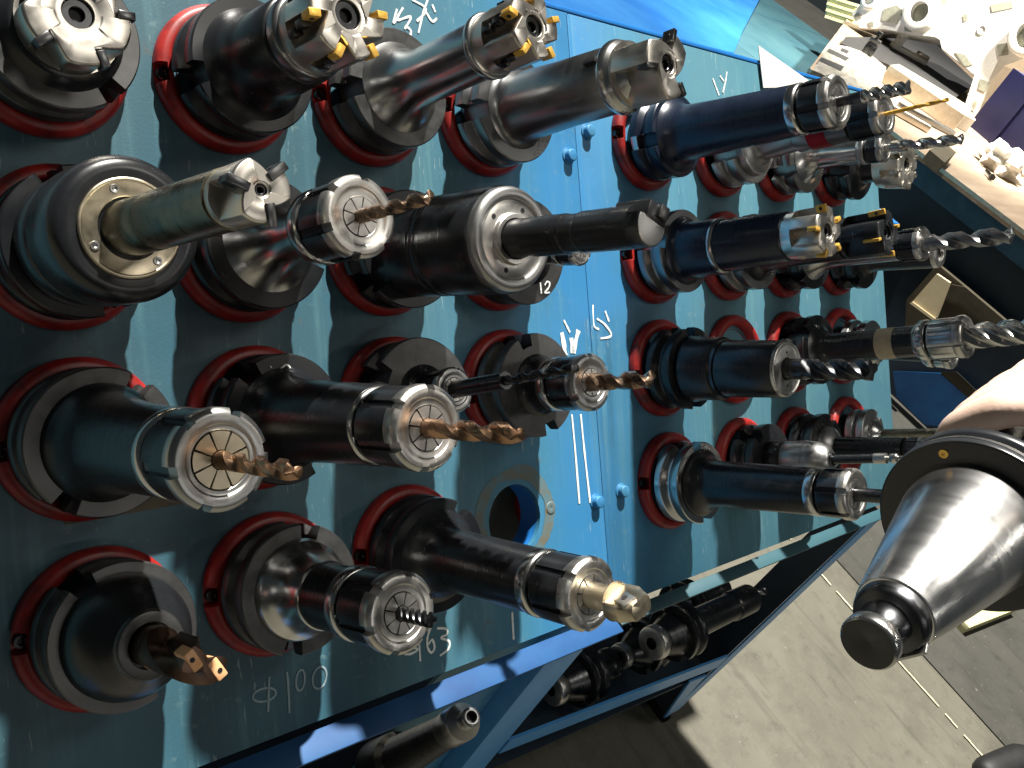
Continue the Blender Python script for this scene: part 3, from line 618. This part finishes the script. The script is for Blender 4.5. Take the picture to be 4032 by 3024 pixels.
# --- right bay, third row
t=holder('G1','milling_chuck','stepped black power chuck with bright ring and dark fluted end mill')
fl=flange(t,M['black'],rot=-1.5); part(t,'chuck',M['black'],L([(56.5,42),(60,44),(70,41),(102,40),(104,37),(107,35),(112,36),(186,34.5),(188,33)],c=.8))
part(t,'groove',M['dark_steel'],L([(104,37.6),(108,37.2)],48,c=.3)); er=part(t,'end_ring',M['face_steel'],L([(187,33.5),(191,33),(192,31),(190.5,29.5),(191,27),(191,13.5),(186,13)],c=.5,cap0=False,cap1=False))
for a in (1.6,4.7): part(er,'pin_hole',M['hole_dark'],lambda mb,a=a: lathe(mb,[(191,1.6),(191.4,1.6),(191.4,0)],12,c=.1,ax=T((20*cos(a),20*sin(a),0))))
fluted(t,'end_mill',M['dark_steel'],12.6,186,296,92,n=3,web=.55,land=.36,z_shank=214,tip=.05,phase=.6)
t=holder('G3','mill_holder','very long black holder with tan label and thick silver end mill')
flange(t,M['dark_steel'],rot=-.6); part(t,'body',M['black'],L(flare(56.5,40,84,23,8)+[(218,22)],c=.8)); part(t,'label_band',M['label'],lambda mb: lathe(mb,[(150,22.9),(176,22.7)],48,c=0,cap0=False,cap1=False,mod=lambda z,q,t_: q if 1.0<t_<5.2 else q*.9,ths=angles(64,[1.0,5.2])))
er_nut(t,274,r=30,rc=19,ln=50,hole=17,nut=M['steel'],rot=.3); fluted(t,'end_mill',M['steel'],18,266,372,120,n=4,web=.58,land=.3,tip=.05)
t=holder('G4','mill_holder','drooping black holder with polished domed hub under the labelled holder')
flange(t,M['steel'],rot=.2,r=46); part(t,'hub',M['steel'],L([(56,30),(62,29),(70,24),(74,18)],c=1)); part(t,'body',M['black'],L([(72,18),(158,17)],c=.8)); er_nut(t,188,r=26,rc=12,ln=28,hole=5,nut=M['steel'],rot=.4)
# --- right bay, bottom row
t=holder('H1','mill_holder','long black holder on bright double-ridged flange, lowest right, nearest the held taper')
fl=flange(t,M['steel'],rot=1.7); part(t,'body',M['black'],L([(56.5,44),(58,44)]+flare(58,44,84,29.5,8)[1:]+[(222,28)],c=.9)); er_nut(t,268,r=30,rc=16,ln=40,hole=8.2,rot=.75,ncol=M['steel'])
part(t,'shank',M['dark_steel'],L([(260,8),(340,8)],c=.3)); mb=MB(); ribbon(mb,[(8,44),(11,47),(14,44),(10,40),(14,40)],1.7,z=57); ribbon(mb,[(18,42),(20,41)],1.7,z=57); mb.build('handwriting',M['white_paint'],fl,smooth=0)
t=holder('H2','drill_chuck','domed silver keyless drill chuck gripping a black edge finder')
flange(t,M['black'],rot=2.2); part(t,'rear_sleeve',M['black'],L([(56,26),(58,29),(78,27),(80,22)],c=1.2)); ch=part(t,'chuck',M['satin'],L([(78,24),(80,27),(112,27),(113,26.3),(116,26.5),(130,24),(140,19),(146,13),(146,8)],c=.6)); part(ch,'pin_hole',M['hole_dark'],lambda mb: lathe(mb,[(-.5,3),(.4,3),(.4,0)],14,c=.1,ax=Rz(3.7)@T((26.9,0,92))@Ry(PI/2)))
part(t,'nose',M['dark_steel'],L([(143,10),(149,9),(149,6)],c=.5)); fd=part(t,'edge_finder',M['black'],L([(140,6.2),(206,6.2)],c=.3)); part(fd,'collar',M['face_steel'],L([(206,7),(222,7)],c=.5)); part(fd,'probe',M['steel'],L([(222,3),(226,3),(228,6.4),(236,6.4),(238,3),(252,3)],c=.4))
t=holder('H3','mill_holder','black holder with dull dark slotted nut behind the drill chuck')
flange(t,M['dark_steel'],rot=1.0); part(t,'cap',M['satin'],L([(56.5,34),(64,32),(72,22),(74,17)],c=1)); part(t,'body',M['black'],L([(70,18),(176,17.5)],c=.8)); er_nut(t,206,r=19,rc=9,ln=26,hole=4,nut=M['dark_steel'],collar=False,rot=.3)
t=holder('H4','drill_holder','small silver-hubbed holder with thin straight rod, lower right end of rack')
flange(t,M['satin'],rot=.8,r=42,z1=50); part(t,'hub',M['steel'],L([(50,24),(56,22),(62,14),(66,8.5)],c=1)); part(t,'rod',M['gunmetal'],L([(60,8),(182,7),(184,6.4)],c=.4)); part(t,'tip',M['steel'],L([(184,4),(192,3.6)],c=.6))

# --- tools lying in the lower tray
GL='tool holders lying in the lower tray of the rack'
def axisframe(p,q):
    d=(q-p).normalized(); u=Vector((0,0,1)); xx=u.cross(d).normalized(); yy=d.cross(xx); m=Matrix((xx,yy,d)).transposed().to_4x4(); m.translation=p; return m
def lying(p,q,name,label,ln,endmill=True,rad=27):
    t=thing(name,label,'tool holder',axisframe(p,q),GL); q=rad
    st=part(t,'pull_stud',M['face_steel'],L([(0,q*.36),(0,q*.93),(3,q),(16,q*1.02),(18,q*.86),(26,q*.86)],44,c=.8,cap0=False)); part(st,'stud_bore',M['hole_dark'],L([(9,0),(9,q*.355),(.2,q*.37)],24,c=0,cap1=False))
    part(t,'taper',M['dark_steel'],L([(24,q*.92),(60,38)],48,c=.8))
    flange(t,M['black'],rot=.3,z0=60,z1=98,taper=False)
    part(t,'body',M['black'],L(flare(98,38,116,27)+[(98+ln*.7,25),(98+ln*.7+4,28),(98+ln,28)],c=.8))
    if endmill: fluted(t,'end_mill',M['grey_steel'],8,98+ln-2,98+ln+60,50,n=2,web=.5,tip=.05)
    return t
def ty(px,py,Y): return at(px,py,(0,1,0),Y)
for lb,a,Y,ln,em,rd in (('black holder lying behind the others in the lower tray, only its big dark disc clear',(2600,2420),-.150,120,False,27),('black holder with small end mill in the lower tray, pull stud ring largest and rightmost',(2565,2535),-.235,215,True,29),('black holder in the lower tray with the smaller stud ring left of the rightmost one',(2434,2588),-.198,170,False,23),('holder in the lower tray with wide ring stud beside the middle post',(2168,2718),-.200,60,False,28)):
    p=ty(*a,Y); lying(p,p+Vector((1,.02,-.03)),'tray_holder',lb,ln,em,rd)
p=atd(1570,2985,1.06); q=atd(1858,2822,.90)
t=thing('tray_holder','dark holder with ringed silver nose under the rack, left of the middle post','tool holder',axisframe(p,q),GL)
ln=(q-p).length*1000
part(t,'body',M['black'],L([(-60,34),(0,30),(10,24),(ln-60,17)],c=1)); part(t,'nose',M['grey_steel'],L([(ln-60,18),(ln-52,19),(ln-22,18.5),(ln-15,10),(ln-2,10),(ln,9),(ln,5.5),(ln-14,5)],c=.6)); part(t,'bore_shadow',M['hole_dark'],L([(ln-16,0),(ln-9,5.1)],24,c=0))

# ------------------------------------------------------------------ the held tool and the hand
pF=atd(3822,2078,.470); pS=atd(3518,2422,.408)
ax=(pS-pF).normalized(); Lg=(pS-pF).length*1000
t=thing('steel_taper','polished steel taper with black flange and pull stud held up by a hand','tool holder',axisframe(pF,pS))
TI_=axisframe(pF,pS).to_3x3().inverted(); _d=TI_@(CX*.87+CY*.49*-1); NA=math.atan2(_d.y,_d.x); _e=TI_@(CX*-.30+CY*-.95); NS=math.atan2(_e.y,_e.x)
def nm_(z,q,t_):
    for e in (NA,):
        if abs((t_-e+PI)%(2*PI)-PI)<.2: return min(q,39)
    return q
th_=angles(72,[NA+s_ for s_ in (-.2,.2)])
mb=MB(); lathe(mb,[(-20,34),(-20,47.5),(-14.5,47.5),(-12.5,43),(-9.5,43),(-7.5,47.5),(-.6,47.5),(0,46.6),(0,33)],mod=nm_,ths=th_,c=1.0,cap0=True,cap1=True); fl=mb.build('flange',M['black'],t)
part(t,'flange_rim',M['steel'],L([(-7.4,47.4),(-6.5,47.8),(-4.6,47.7)],72,c=.2,cap0=False,cap1=False,mod=nm_,ths=th_))
part(fl,'screw',M['gold'],lambda mb: lathe(mb,[(0,2.4),(.8,2.4),(.8,1.2),(.2,0)],14,c=.1,ax=Rz(NS)@T((41,0,0))))
part(fl,'drive_key',M['dark_steel'],lambda mb: box(mb,10,16,16,Rz(NA)@T((42,0,-8)),b=1))
part(t,'taper',M['polished'],L([(-1,34.9),(3,34.9),(Lg-1,18.2),(Lg,17.6),(Lg,12)],96,c=.8))
st=part(t,'pull_stud',M['dark_steel'],L([(Lg-.5,17),(Lg+4,16.8),(Lg+7,15.5),(Lg+8,11),(Lg+14,9),(Lg+19,9)],64,c=.8)); part(st,'stud_head',M['steel'],L([(Lg+18,9),(Lg+20,12.6),(Lg+25.5,12.8),(Lg+26.5,11.6)],64,c=.5,cap1=False)); part(st,'stud_end',M['black'],L([(Lg+26.2,12),(Lg+26.4,11.6),(Lg+25.4,5),(Lg+24.4,0)],48,c=.3,cap0=False))
part(st,'flat',M['satin'],lambda mb: box(mb,17,1.6,7,Rz(-1.9)@T((0,16.2,Lg+3.2))@Rx(R(-22)),b=.4))
part(t,'body',M['black'],L([(-150,25),(-26,25),(-20,34)],48,c=1))

# hand: one continuous skinned body, wrist and forearm leave the frame at upper right
def skin(name,verts,edges,mat,parent=None,sub=2):
    me=bpy.data.meshes.new(name); me.from_pydata([v[:3] for v in verts],edges,[]); me.materials.append(mat)
    o=bpy.data.objects.new(name,me); COL.objects.link(o)
    if parent: o.parent=parent
    md=o.modifiers.new('skin','SKIN'); md.use_smooth_shade=True
    sv=me.skin_vertices[0].data if me.skin_vertices else None
    if sv is None:
        me.attributes; bm=bmesh.new(); bm.from_mesh(me); bm.verts.layers.skin.verify(); bm.to_mesh(me); bm.free(); sv=me.skin_vertices[0].data
    for i,v in enumerate(verts): sv[i].radius=(v[3],v[4] if len(v)>4 else v[3]); sv[i].use_root=(i==0)
    sb=o.modifiers.new('sub','SUBSURF'); sb.levels=sub; sb.render_levels=sub
    return o
TF=axisframe(pF,pS); 
def hp(r,a,z):                    # cylindrical coordinates about the held tool's axis (mm, degrees)
    return TF@Vector((r*cos(R(a))*S,r*sin(R(a))*S,z*S))
per=thing('person','bare hand gripping the steel taper holder from above','person',T(hp(0,0,-90)))
PI_=per.matrix_world.inverted()
# direction (degrees) round the axis that faces the camera / up-left in the picture is found numerically
def facing(v):
    w=TF.to_3x3().inverted()@v; return math.degrees(math.atan2(w.y,w.x))
camdir=facing(CW-hp(0,0,-90)); up=facing(-CY); A0=camdir
verts=[];edges=[]
def V_(p,r,r2=None): verts.append((*(PI_@p),r,r2 or r)); return len(verts)-1
def chain(pts,start=None):
    last=start
    for p,r in pts:
        i=V_(p,r)
        if last is not None: edges.append((last,i))
        last=i
    return last
sgn=1
palm_dir=up-25
w0=V_(hp(46,palm_dir-20,-112),.030,.030)
w1=V_(hp(98,palm_dir-40,-150),.028,.026); edges.append((w0,w1))
w2=V_(hp(180,palm_dir-48,-190),.031,.031); edges.append((w1,w2)); w3=V_(hp(300,palm_dir-52,-230),.040,.040); edges.append((w2,w3))
kn=[]
for i,(z,rr,ll) in enumerate(((-60,.0095,1.0),(-81,.0100,1.04),(-102,.0097,1.0),(-122,.0085,.86))):
    k1=V_(hp(47,palm_dir+18,z),rr*1.25); edges.append((w0,k1))
    chain([(hp(41,palm_dir+18+46*ll,z+1),rr*1.05),(hp(37,palm_dir+18+88*ll,z+2),rr),(hp(35.5,palm_dir+18+122*ll,z+2),rr*.85)],k1)
th1=V_(hp(48,palm_dir-62,-86),.0135); edges.append((w0,th1)); chain([(hp(41,palm_dir-98,-72),.0110),(hp(37,palm_dir-132,-66),.0095)],th1)
skin('hand',verts,edges,M['skin'],per)

# ------------------------------------------------------------------ floor and what stands on it
def sheet(name,mat,x0,x1,y0,y1,z,t=0):
    mb=MB(); n=6
    mb.add([(x0,y0,z),(x1,y0,z),(x1,y1,z),(x0,y1,z)],[(0,1,2,3)]); o=mb.build(name,mat,None,scale=1,smooth=0); o['kind']='structure'; return o
fl=sheet('floor',M['floor'],-6,12,-6,12,0); fl['label']='worn grey-brown concrete floor'
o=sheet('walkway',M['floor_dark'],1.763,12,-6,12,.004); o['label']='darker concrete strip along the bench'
mb=MB()
for y in [-1.1+.022*i for i in range(66)]:
    if random.random()<.82: mb.add([(1.636+random.uniform(-.001,.001),y,.004),(1.642+random.uniform(-.001,.002),y,.004),(1.642,y+.022,.004),(1.636,y+.022,.004)],[(0,1,2,3)])
o=mb.build('floor_line',plain('worn_yellow_line',(.50,.45,.30),(.64,.58,.42),.7,60),None,scale=1,smooth=0); o['kind']='structure'; o['label']='thin worn pale line on the floor'
boot=thing('work_boot','black work boot and trouser leg at the lower right corner','boot',T(at(4040,3010,(0,0,1),0)))
bi=boot.matrix_world.inverted()
b0=at(3850,3055,(0,0,1),.04); b1=at(4060,2985,(0,0,1),.06); b2=b1+Vector((.04,-.02,.30)); b3=b2+Vector((.02,.0,.3))
vv=[(*(bi@b1),.055,.05),(*(bi@b0),.042,.036),(*(bi@b2),.075,.075),(*(bi@b3),.09,.09)]
skin('leather',[vv[0],vv[1]],[(0,1)],M['rubber'],boot); skin('trouser_leg',[vv[2],vv[0],vv[3]],[(0,1),(0,2)],M['cloth'],boot)
p0=at(3775,2452,(0,0,1),.02); p1=at(3925,2395,(0,0,1),.02)
stp=thing('metal_strip','pale yellow flat strip on the floor behind the held taper','strip',axisframe(p0,p1))
L_=(p1-p0).length*1000*1.3
part(stp,'bar',M['yellow_card'],lambda mb: box(mb,60,34,L_,T((0,0,L_/2)),b=2)); part(stp,'end_hole',M['hole_dark'],lambda mb: lathe(mb,[(-.6,0),(-.6,9),(0,9)],20,c=0))

# ------------------------------------------------------------------ bench, castings and the blue things behind
BZ=HZ-.15
bench=thing('workbench','long workbench with worn wooden top and navy front, right of the rack','workbench',T((3,0,0)))
bi=bench.matrix_world.inverted()
P=[(3.0,-1.2),(3.04,1.70),(5.6,3.16),(8,3.16),(8,-1.2)]
wprism('bench_top',M['bench_top'],[(x,y,BZ) for x,y in P],(0,0,-.03),bench,bi)
P2=[(3.012,-1.2),(3.052,1.69),(5.6,3.14),(8,3.14),(8,-1.2)]
wprism('edge_band',M['bench_edge'],[(x,y,BZ-.031) for x,y in P2],(0,0,-.085),bench,bi)
wprism('front_panel',M['navy_bench'],[(3.03,-1.2,BZ-.117),(3.07,1.68,BZ-.117),(3.07,1.68,0),(3.03,-1.2,0)],(.02,0,0),bench,bi)
wprism('end_panel',M['navy_bench'],[(3.09,1.66,BZ-.117),(5.6,3.10,BZ-.117),(5.6,3.10,0),(3.09,1.66,0)],(.0,-.02,0),bench,bi)
wprism('steel_edge',M['alu'],[(2.996,-1.2,BZ+.002),(3.036,1.70,BZ+.002),(3.036,1.70,BZ-.014),(2.996,-1.2,BZ-.014)],(-.003,0,0),bench,bi)
def fx(pts,X): return [at(x,y,(1,0,0),X) for x,y in pts]
wprism('brace',M['blue_deep'],fx([(3515,1462),(3700,1470),(3862,1608),(3800,1690),(3640,1672),(3530,1562)],3.0),(.02,0,0),bench,bi)
wprism('brace',M['blue_deep'],fx([(3870,1640),(4100,1420),(4100,1520),(3850,1760),(3800,1700)],2.995),(.02,0,0),bench,bi)
wprism('kick_plate',M['brown_carton'],fx([(3700,1465),(3760,1465),(3890,1590),(3862,1612)],2.99),(.02,0,0),bench,bi)
cart=thing('carton','dark brown flat carton leaning on the bench front below the cream card','carton',T(at(3800,1300,(1,0,0),2.95))); ci=cart.matrix_world.inverted()
wprism('sheet',M['brown_carton'],fx([(3690,1040),(3800,1130),(3990,1290),(3830,1380),(3560,1330),(3570,1180)],2.96),(.03,0,0),cart,ci); wprism('flap',M['brown_carton'],fx([(3745,1120),(3800,1130),(3990,1290),(3960,1310)],2.94),(.016,0,0),cart,ci)
cd=thing('cream_card','bright cream card box hanging on the dark bench front','card',T(at(3660,1170,(1,0,0),2.93))); ci=cd.matrix_world.inverted()
wprism('face',M['cream'],fx([(3688,1078),(3738,1112),(3684,1252),(3594,1186)],2.92),(.02,0,0),cd,ci); wprism('lower_lip',M['cream'],fx([(3592,1188),(3682,1254),(3674,1262),(3581,1194)],2.915),(.012,0,0),cd,ci)
def fz(pts,Z): return [at(x,y,(0,0,1),Z) for x,y in pts]
def block(name,label,cat,pts,Z,h,mat,pname):
    q=fz(pts,Z); c=sum(q,Vector())/len(q); t=thing(name,label,cat,T(Vector((c.x,c.y,Z-h)))); wprism(pname,mat,q,(0,0,-h),t,t.matrix_world.inverted()); return t
tray=block('black_plate','flat black plate lying between the white castings and the fixture','plate',[(3330,145),(3660,150),(3850,330),(3750,390),(3500,255),(3310,170)],BZ+.03,.028,M['rubber'],'plate')
fix=block('machined_plate','pale machined plate with dark slots at the near end of the bench','plate',[(3270,170),(3345,185),(3430,215),(3490,265),(3470,330),(3400,360),(3300,320),(3200,275)],BZ+.06,.058,M['alu'],'plate')
fi=fix.matrix_world.inverted()
for pts in ([(3265,190),(3345,228),(3330,240),(3255,203)],[(3235,225),(3325,262),(3310,280),(3222,238)],[(3315,188),(3345,200),(3335,212),(3308,200)]): wprism('slot',M['hole_dark'],fz(pts,BZ+.0605),(0,0,-.02),fix,fi)
rail=block('steel_channel','long tan steel channel lying along the bench in front of the black plate','channel',[(3505,256),(3540,252),(3830,425),(3800,455)],BZ+.09,.088,M['alu'],'web')
ri=rail.matrix_world.inverted(); wprism('lip',M['bench_top'],fz([(3510,285),(3520,280),(3780,448),(3770,458)],BZ+.03),(0,0,-.026),rail,ri)
yc=thing('card_stack','stack of pale yellow strips beyond the castings','card stack',T(at(3300,95,(1,0,0),5.25))); yi=yc.matrix_world.inverted()
for i in range(7):
    y0=-14+i*13; wprism('strip',M['yellow_card'],fx([(3262-i*2,y0-6),(3378-i*3,y0+30),(3374-i*3,y0+41),(3258-i*2,y0+5)],5.25+.01*(i%2)),(.12,0,0),yc,yi)
def casting(label,outline,X,h,bosses,ribs=()):
    q=fx(outline,X); lo=min(q,key=lambda v:v.z); t=thing('gearbox_casting',label,'casting',T((X+h/2,lo.y,lo.z))); ti=t.matrix_world.inverted()
    mb=MB(); n=len(q); fr=[(v+Vector((.03,0,0)))*1000 for v in q]; bk=[(v+Vector((h,0,0)))*1000 for v in q]; c=sum(q,Vector())/n
    f0=[(c+(v-c)*.95)*1000 for v in q]
    mb.add(f0+fr+bk,[tuple(range(n)),tuple(range(2*n,3*n))]+[(k*n+i,k*n+(i+1)%n,(k+1)*n+(i+1)%n,(k+1)*n+i) for k in (0,1) for i in range(n)])
    mb.build('body',M['casting'],t,matrix=ti,smooth=30)
    for px,py,ro,rin,hh in bosses:
        p=at(px,py,(1,0,0),X); mb=MB(); lathe(mb,[(-20,ro+8),(hh-8,ro),(hh,ro-8),(hh,rin),(hh-50,rin),(hh-50,0)],40,c=4); ob=mb.build('boss',M['casting'],t,matrix=ti@T(p)@Ry(-PI/2))
        mb=MB(); lathe(mb,[(hh-49,rin*.98),(hh-48,0)],30,c=0,cap0=False); mb.build('bore',M['cast_bore'],ob,matrix=ti@T(p)@Ry(-PI/2))
    for pts in ribs: wprism('recess',M['cast_recess'],fx(pts,X-.004),(.003,0,0),t,ti)
    return t
casting('white hexagonal casting with one round bored boss, left of the two',[(3345,55),(3420,-30),(3560,-60),(3735,-60),(3750,40),(3690,150),(3600,140),(3480,118),(3375,112)],4.95,.35,[(3635,55,105,58,70),(3428,0,60,34,25)],[[(3360,62),(3380,50),(3392,70),(3372,82)],[(3420,88),(3438,84),(3440,102),(3424,104)],[(3560,105),(3590,108),(3588,126),(3562,122)],[(3700,-20),(3725,-25),(3728,10),(3704,12)],[(3480,35),(3530,20),(3560,45),(3530,95),(3470,80)],[(3545,55),(3575,40),(3580,62),(3555,75)]])
casting('larger white casting with side bore and small hole, at the top right corner',[(3770,30),(3830,-70),(4180,-70),(4180,150),(4040,232),(3960,262),(3900,330),(3830,450),(3795,425),(3835,300),(3700,190),(3690,150)],4.99,.5,[(4060,145,110,70,60),(3867,118,34,22,6)],[[(3790,60),(3806,50),(3812,78),(3796,86)],[(3900,20),(3985,0),(3990,30),(3906,48)],[(3760,205),(3800,215),(3830,255),(3800,262)],[(3925,175),(3965,170),(3970,215),(3932,222)],[(3835,395),(3850,400),(3842,425),(3828,420)],[(3860,310),(3900,325),(3880,365),(3850,350)]])
cr=thing('plastic_crate','violet-blue plastic crate on the bench at the right edge','crate',T(at(3830,500,(0,0,1),BZ))); ci=cr.matrix_world.inverted()
a=at(3812,492,(0,0,1),BZ); b=at(4060,700,(0,0,1),BZ); d=(b-a); nrm=Vector((-d.y,d.x,0)).normalized(); nrm=nrm if nrm.x>0 else -nrm
wprism('side',M['crate'],[a,b,b+Vector((0,0,.34)),a+Vector((0,0,.34))],nrm*.5,cr,ci); dn=d.normalized(); wprism('rib',M['crate'],[a+d*.35,a+d*.40,a+d*.40+Vector((0,0,.30)),a+d*.35+Vector((0,0,.30))],-nrm*.012,cr,ci)
sw=thing('metal_swarf','crumpled bright white swarf on the bench below the violet crate','swarf',T(at(3960,640,(0,0,1),BZ+.05)))
bm=bmesh.new(); bmesh.ops.create_icosphere(bm,subdivisions=3,radius=.12)
for v in bm.verts: v.co*=random.uniform(.55,1.2); v.co.z*=.7
me=bpy.data.meshes.new('curl'); bm.to_mesh(me); bm.free(); me.materials.append(M['casting']); o=bpy.data.objects.new('curl',me); COL.objects.link(o); o.parent=sw
ch=block('square_shade','small dark square of shadow near the bench edge, built as a block','block',[(3660,590),(3720,560),(3765,600),(3720,640)],BZ+.05,.048,M['brown_carton'],'block')  # dark solid standing in for a square patch of shade

def loose(name,label,cat,px,py,parts,rot=0,X=None,h=0):
    p=at(px,py,(0,0,1),BZ+.002+h); t=thing(name,label,cat,T(p)@Rz(rot))
    for nm,mt,f in parts: part(t,nm,mt,f)
loose('bushing','pale ring bushing standing on the bench beside the channel end','bushing',3835,395,[('ring',M['casting'],L([(0,30),(0,48),(60,48),(60,30),(0,30)],32,c=3,cap0=False,cap1=False))])
loose('clamp_block','small dark stepped clamp block on the pale machined plate','clamp',3385,250,[('block',M['dark_steel'],lambda mb: box(mb,90,60,50,T((0,0,85)),b=3)),('step',M['grey_steel'],lambda mb: box(mb,45,60,30,T((20,0,125)),b=3)),('bolt',M['black'],L([(140,9),(165,9),(165,15),(180,15)],16,c=1))],.5)
loose('bracket','white angled bracket in front of the castings on the black plate','bracket',3560,235,[('foot',M['casting'],lambda mb: box(mb,260,70,30,T((0,0,45)),b=4)),('arm',M['casting'],lambda mb: box(mb,40,70,150,T((-100,0,120)),b=4)),('pad',M['alu'],lambda mb: box(mb,80,50,24,T((90,0,72)),b=3))],-.7)
loose('hex_bolt','loose hexagon bolt lying on the bench near the swarf','bolt',3895,705,[('shank',M['dark_steel'],L([(0,8),(70,8)],16,c=1,ax=T((0,0,14))@Ry(PI/2))),('head',M['dark_steel'],L([(-16,14),(0,14)],6,c=1,ax=T((0,0,14))@Ry(PI/2)))],.8)
loose('bar_end','short pale steel bar lying on the bench by the machined plate','bar',3560,470,[('bar',M['alu'],lambda mb: box(mb,240,38,30,T((0,0,16)),b=2))],-.85)
loose('bar_end','longer grey steel bar lying next to the short pale bar','bar',3640,480,[('bar',M['grey_steel'],lambda mb: box(mb,330,30,26,T((0,0,14)),b=2))],-.65)
loose('cup','white round tin near the violet crate','tin',3775,500,[('wall',M['casting'],L([(0,0),(0,45),(70,45),(70,41),(4,41),(4,0)],32,c=1,cap0=False,cap1=False))])
cab=thing('steel_cabinet','low teal steel cabinet with door seams behind the rack','cabinet',T((2,3,0))); ci=cab.matrix_world.inverted()
CZ_=HZ-.45
q=fz([(2000,-60),(2830,-20)],CZ_)
for x0,x1,y0,y1 in ((.3,2.1,1.0,4.6),(2.108,4.0,1.0,3.1),(2.108,4.0,3.108,4.6),(4.008,6.2,1.0,3.6),(4.008,6.2,3.608,6.0)):
    mb=MB(); box(mb,(x1-x0)*1000,(y1-y0)*1000,20,T(((x0+x1)*500,(y0+y1)*500,(CZ_-.01)*1000)),b=3); mb.build('top_plate',M['cab_paint'],cab,matrix=ci)
mb=MB(); box(mb,5800,4900,(CZ_-.03)*1000,T((3250,3500,(CZ_-.03)*500))); mb.build('body',M['navy_bench'],cab,matrix=ci,smooth=0)
shp=[(2100,20),(2520,115),(2868,203),(2890,206),(2925,120),(3000,-20),(3040,-120),(2060,-120)]
sh=block('blue_sheet','bright blue plastic sheet lying on the teal cabinet above the rack','sheet',shp,HZ-.41,.035,M['blue_bright'],'sheet')
pc=thing('paper_card','white triangular paper card standing at the top right corner of the rack','paper',PF@T((.45,.36,.01))); pi=pc.matrix_world.inverted()
nP=UZ; 
def fpz(pts,h): return [at(x,y,UZ,UZ.dot(Vector((0,0,HZ)))+h) for x,y in pts]
wprism('card',M['paper'],fpz([(2984,180),(3182,318),(3175,342),(3004,346)],.004),UZ*.0012,pc,pi)
